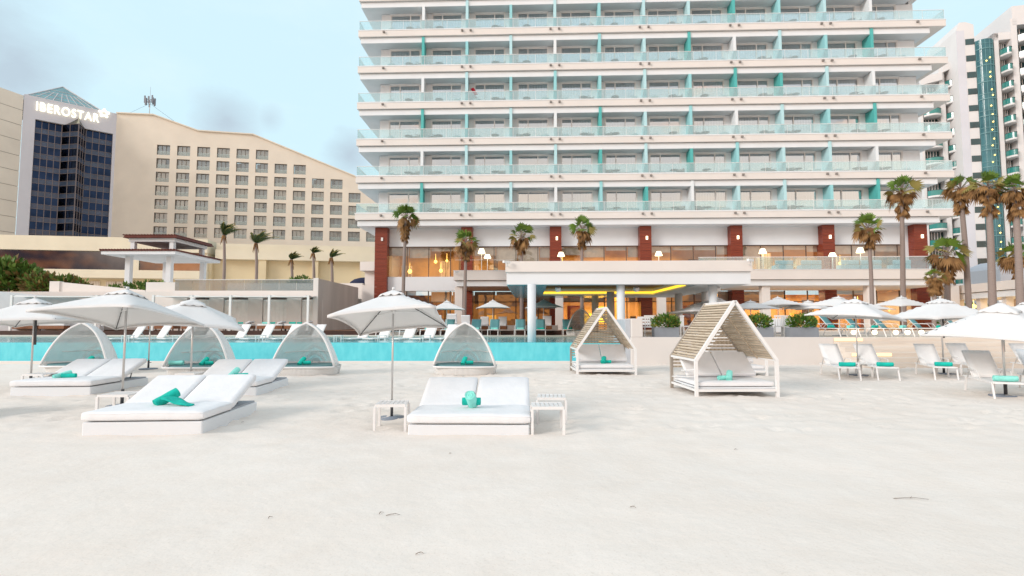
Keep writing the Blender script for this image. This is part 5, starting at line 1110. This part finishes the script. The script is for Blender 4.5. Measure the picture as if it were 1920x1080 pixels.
def wchair():
    e = thing('terrace_chair', 'x', 'chair', group='white chairs and benches on the terrace')
    mb = MB(); mb.box(-.24, .24, -.24, .24, .42, .46); mb.build('seat', wmetal, e); mb = MB(); 
    for i in range(5): mb.box(-.22+.1*i, -.18+.1*i, .21, .24, .46, .88)
    mb.box(-.24, .24, .2, .25, .86, .92); mb.build('backrest', wmetal, e)
    for a in (-.22, .22):
        for b_ in (-.22, .22): mb = MB(); mb.box(a-.02, a+.02, b_-.02, b_+.02, 0, .42); mb.build('leg', wmetal, e)
    return Proto(e)
WCh = wchair()
for i, (px, rz) in enumerate(((1214, 180), (1290, 90), (1305, 200), (1322, 180), (1456, 170), (1470, 190))): WCh.put((at(px, 620, 23.6).x, 23.4+.3*(i % 2), TZ), R(rz), f'white terrace chair near the planters, {ORD[i]} from the left')
e = thing('terrace_bench', 'long white slatted bench against the low wall by the pool end wall', 'bench', (at(1222, 620, 24.5).x, 24.5, TZ)); mb = MB(); mb.box(-.6, .6, -.25, .25, .38, .44); mb.build('seat', wmetal, e); mb = MB()
for k in range(3): mb.box(-.6, .6, .22, .26, .5+.14*k, .6+.14*k)
mb.build('backrest', wmetal, e)
for a in (-.55, .55): mb = MB(); mb.box(a-.03, a+.03, -.22, .22, 0, .38); mb.build('leg', wmetal, e)
e = thing('terrace_sofa', 'white outdoor sofa between the two right planters', 'sofa', (at(1464, 620, 24.8).x, 24.8, TZ)); mb = MB(); mb.box(-.95, .95, -.35, .35, .15, .42); mb.build('seat', wcush, e, .03); mb = MB(); mb.box(-.95, .95, .25, .38, .43, .80); mb.build('backrest', wcush, e, .03)
mb = MB(); e = thing('globe_lamp', 'x', 'lamp', group='small glowing globe lamps under the terrace loungers'); mb.lathe([(.01, .0), (.08, .03), (.11, .1), (.08, .18), (.01, .21)], 12); mb.build('globe', lampw, e); GL = Proto(e)
for i, px in enumerate((1601, 1640, 1680, 1702, 1728, 1824)): GL.put((at(px, 628, 22.9).x, 22.9, TZ+.08), 0, f'small glowing globe lamp among the terrace loungers, {ORD[i]} from the left')
# twigs and dried seaweed on the sand
for i, (px, py, L_, rz, lb) in enumerate(((1708, 936, .32, -4, 'long thin curved twig on the sand at the right'), (737, 971, .12, 10, 'small dark twig on the sand below the front centre daybed'), (715, 968, .05, 60, 'tiny seaweed scrap left of the small dark twig'), (787, 1041, .06, 15, 'short twig near the bottom edge of the sand'), (1187, 958, .05, -20, 'tiny dark twig on the sand right of centre'),
        (507, 975, .04, 70, 'tiny seaweed scrap on the sand, lower left'), (1580, 748, .14, 35, 'small grey driftwood piece before the first sling loungers'), (455, 793, .05, 0, 'dark pebble beside the front left daybed'), (1380, 845, .05, 30, 'tiny twig scrap below the big slatted cabana'), (845, 852, .04, 80, 'tiny seaweed speck under the front centre daybed'))):
    p = gnd(px, py, 0); p.z = sandz(p.x, p.y)+.008; mb = MB(); mb.tube([(-L_/2, 0, 0), (-L_/6, .012, .004), (L_/6, .016, .006), (L_/2, -.004, .0)], .003, 5, .0015); mb.tube([(0, .01, .004), (L_*.16, .05*L_*4, .006)], .003, 4, .001); o = mb.build('twig', twigm, loc=p); o.rotation_euler[2] = R(rz); tag(o, lb, 'twig')
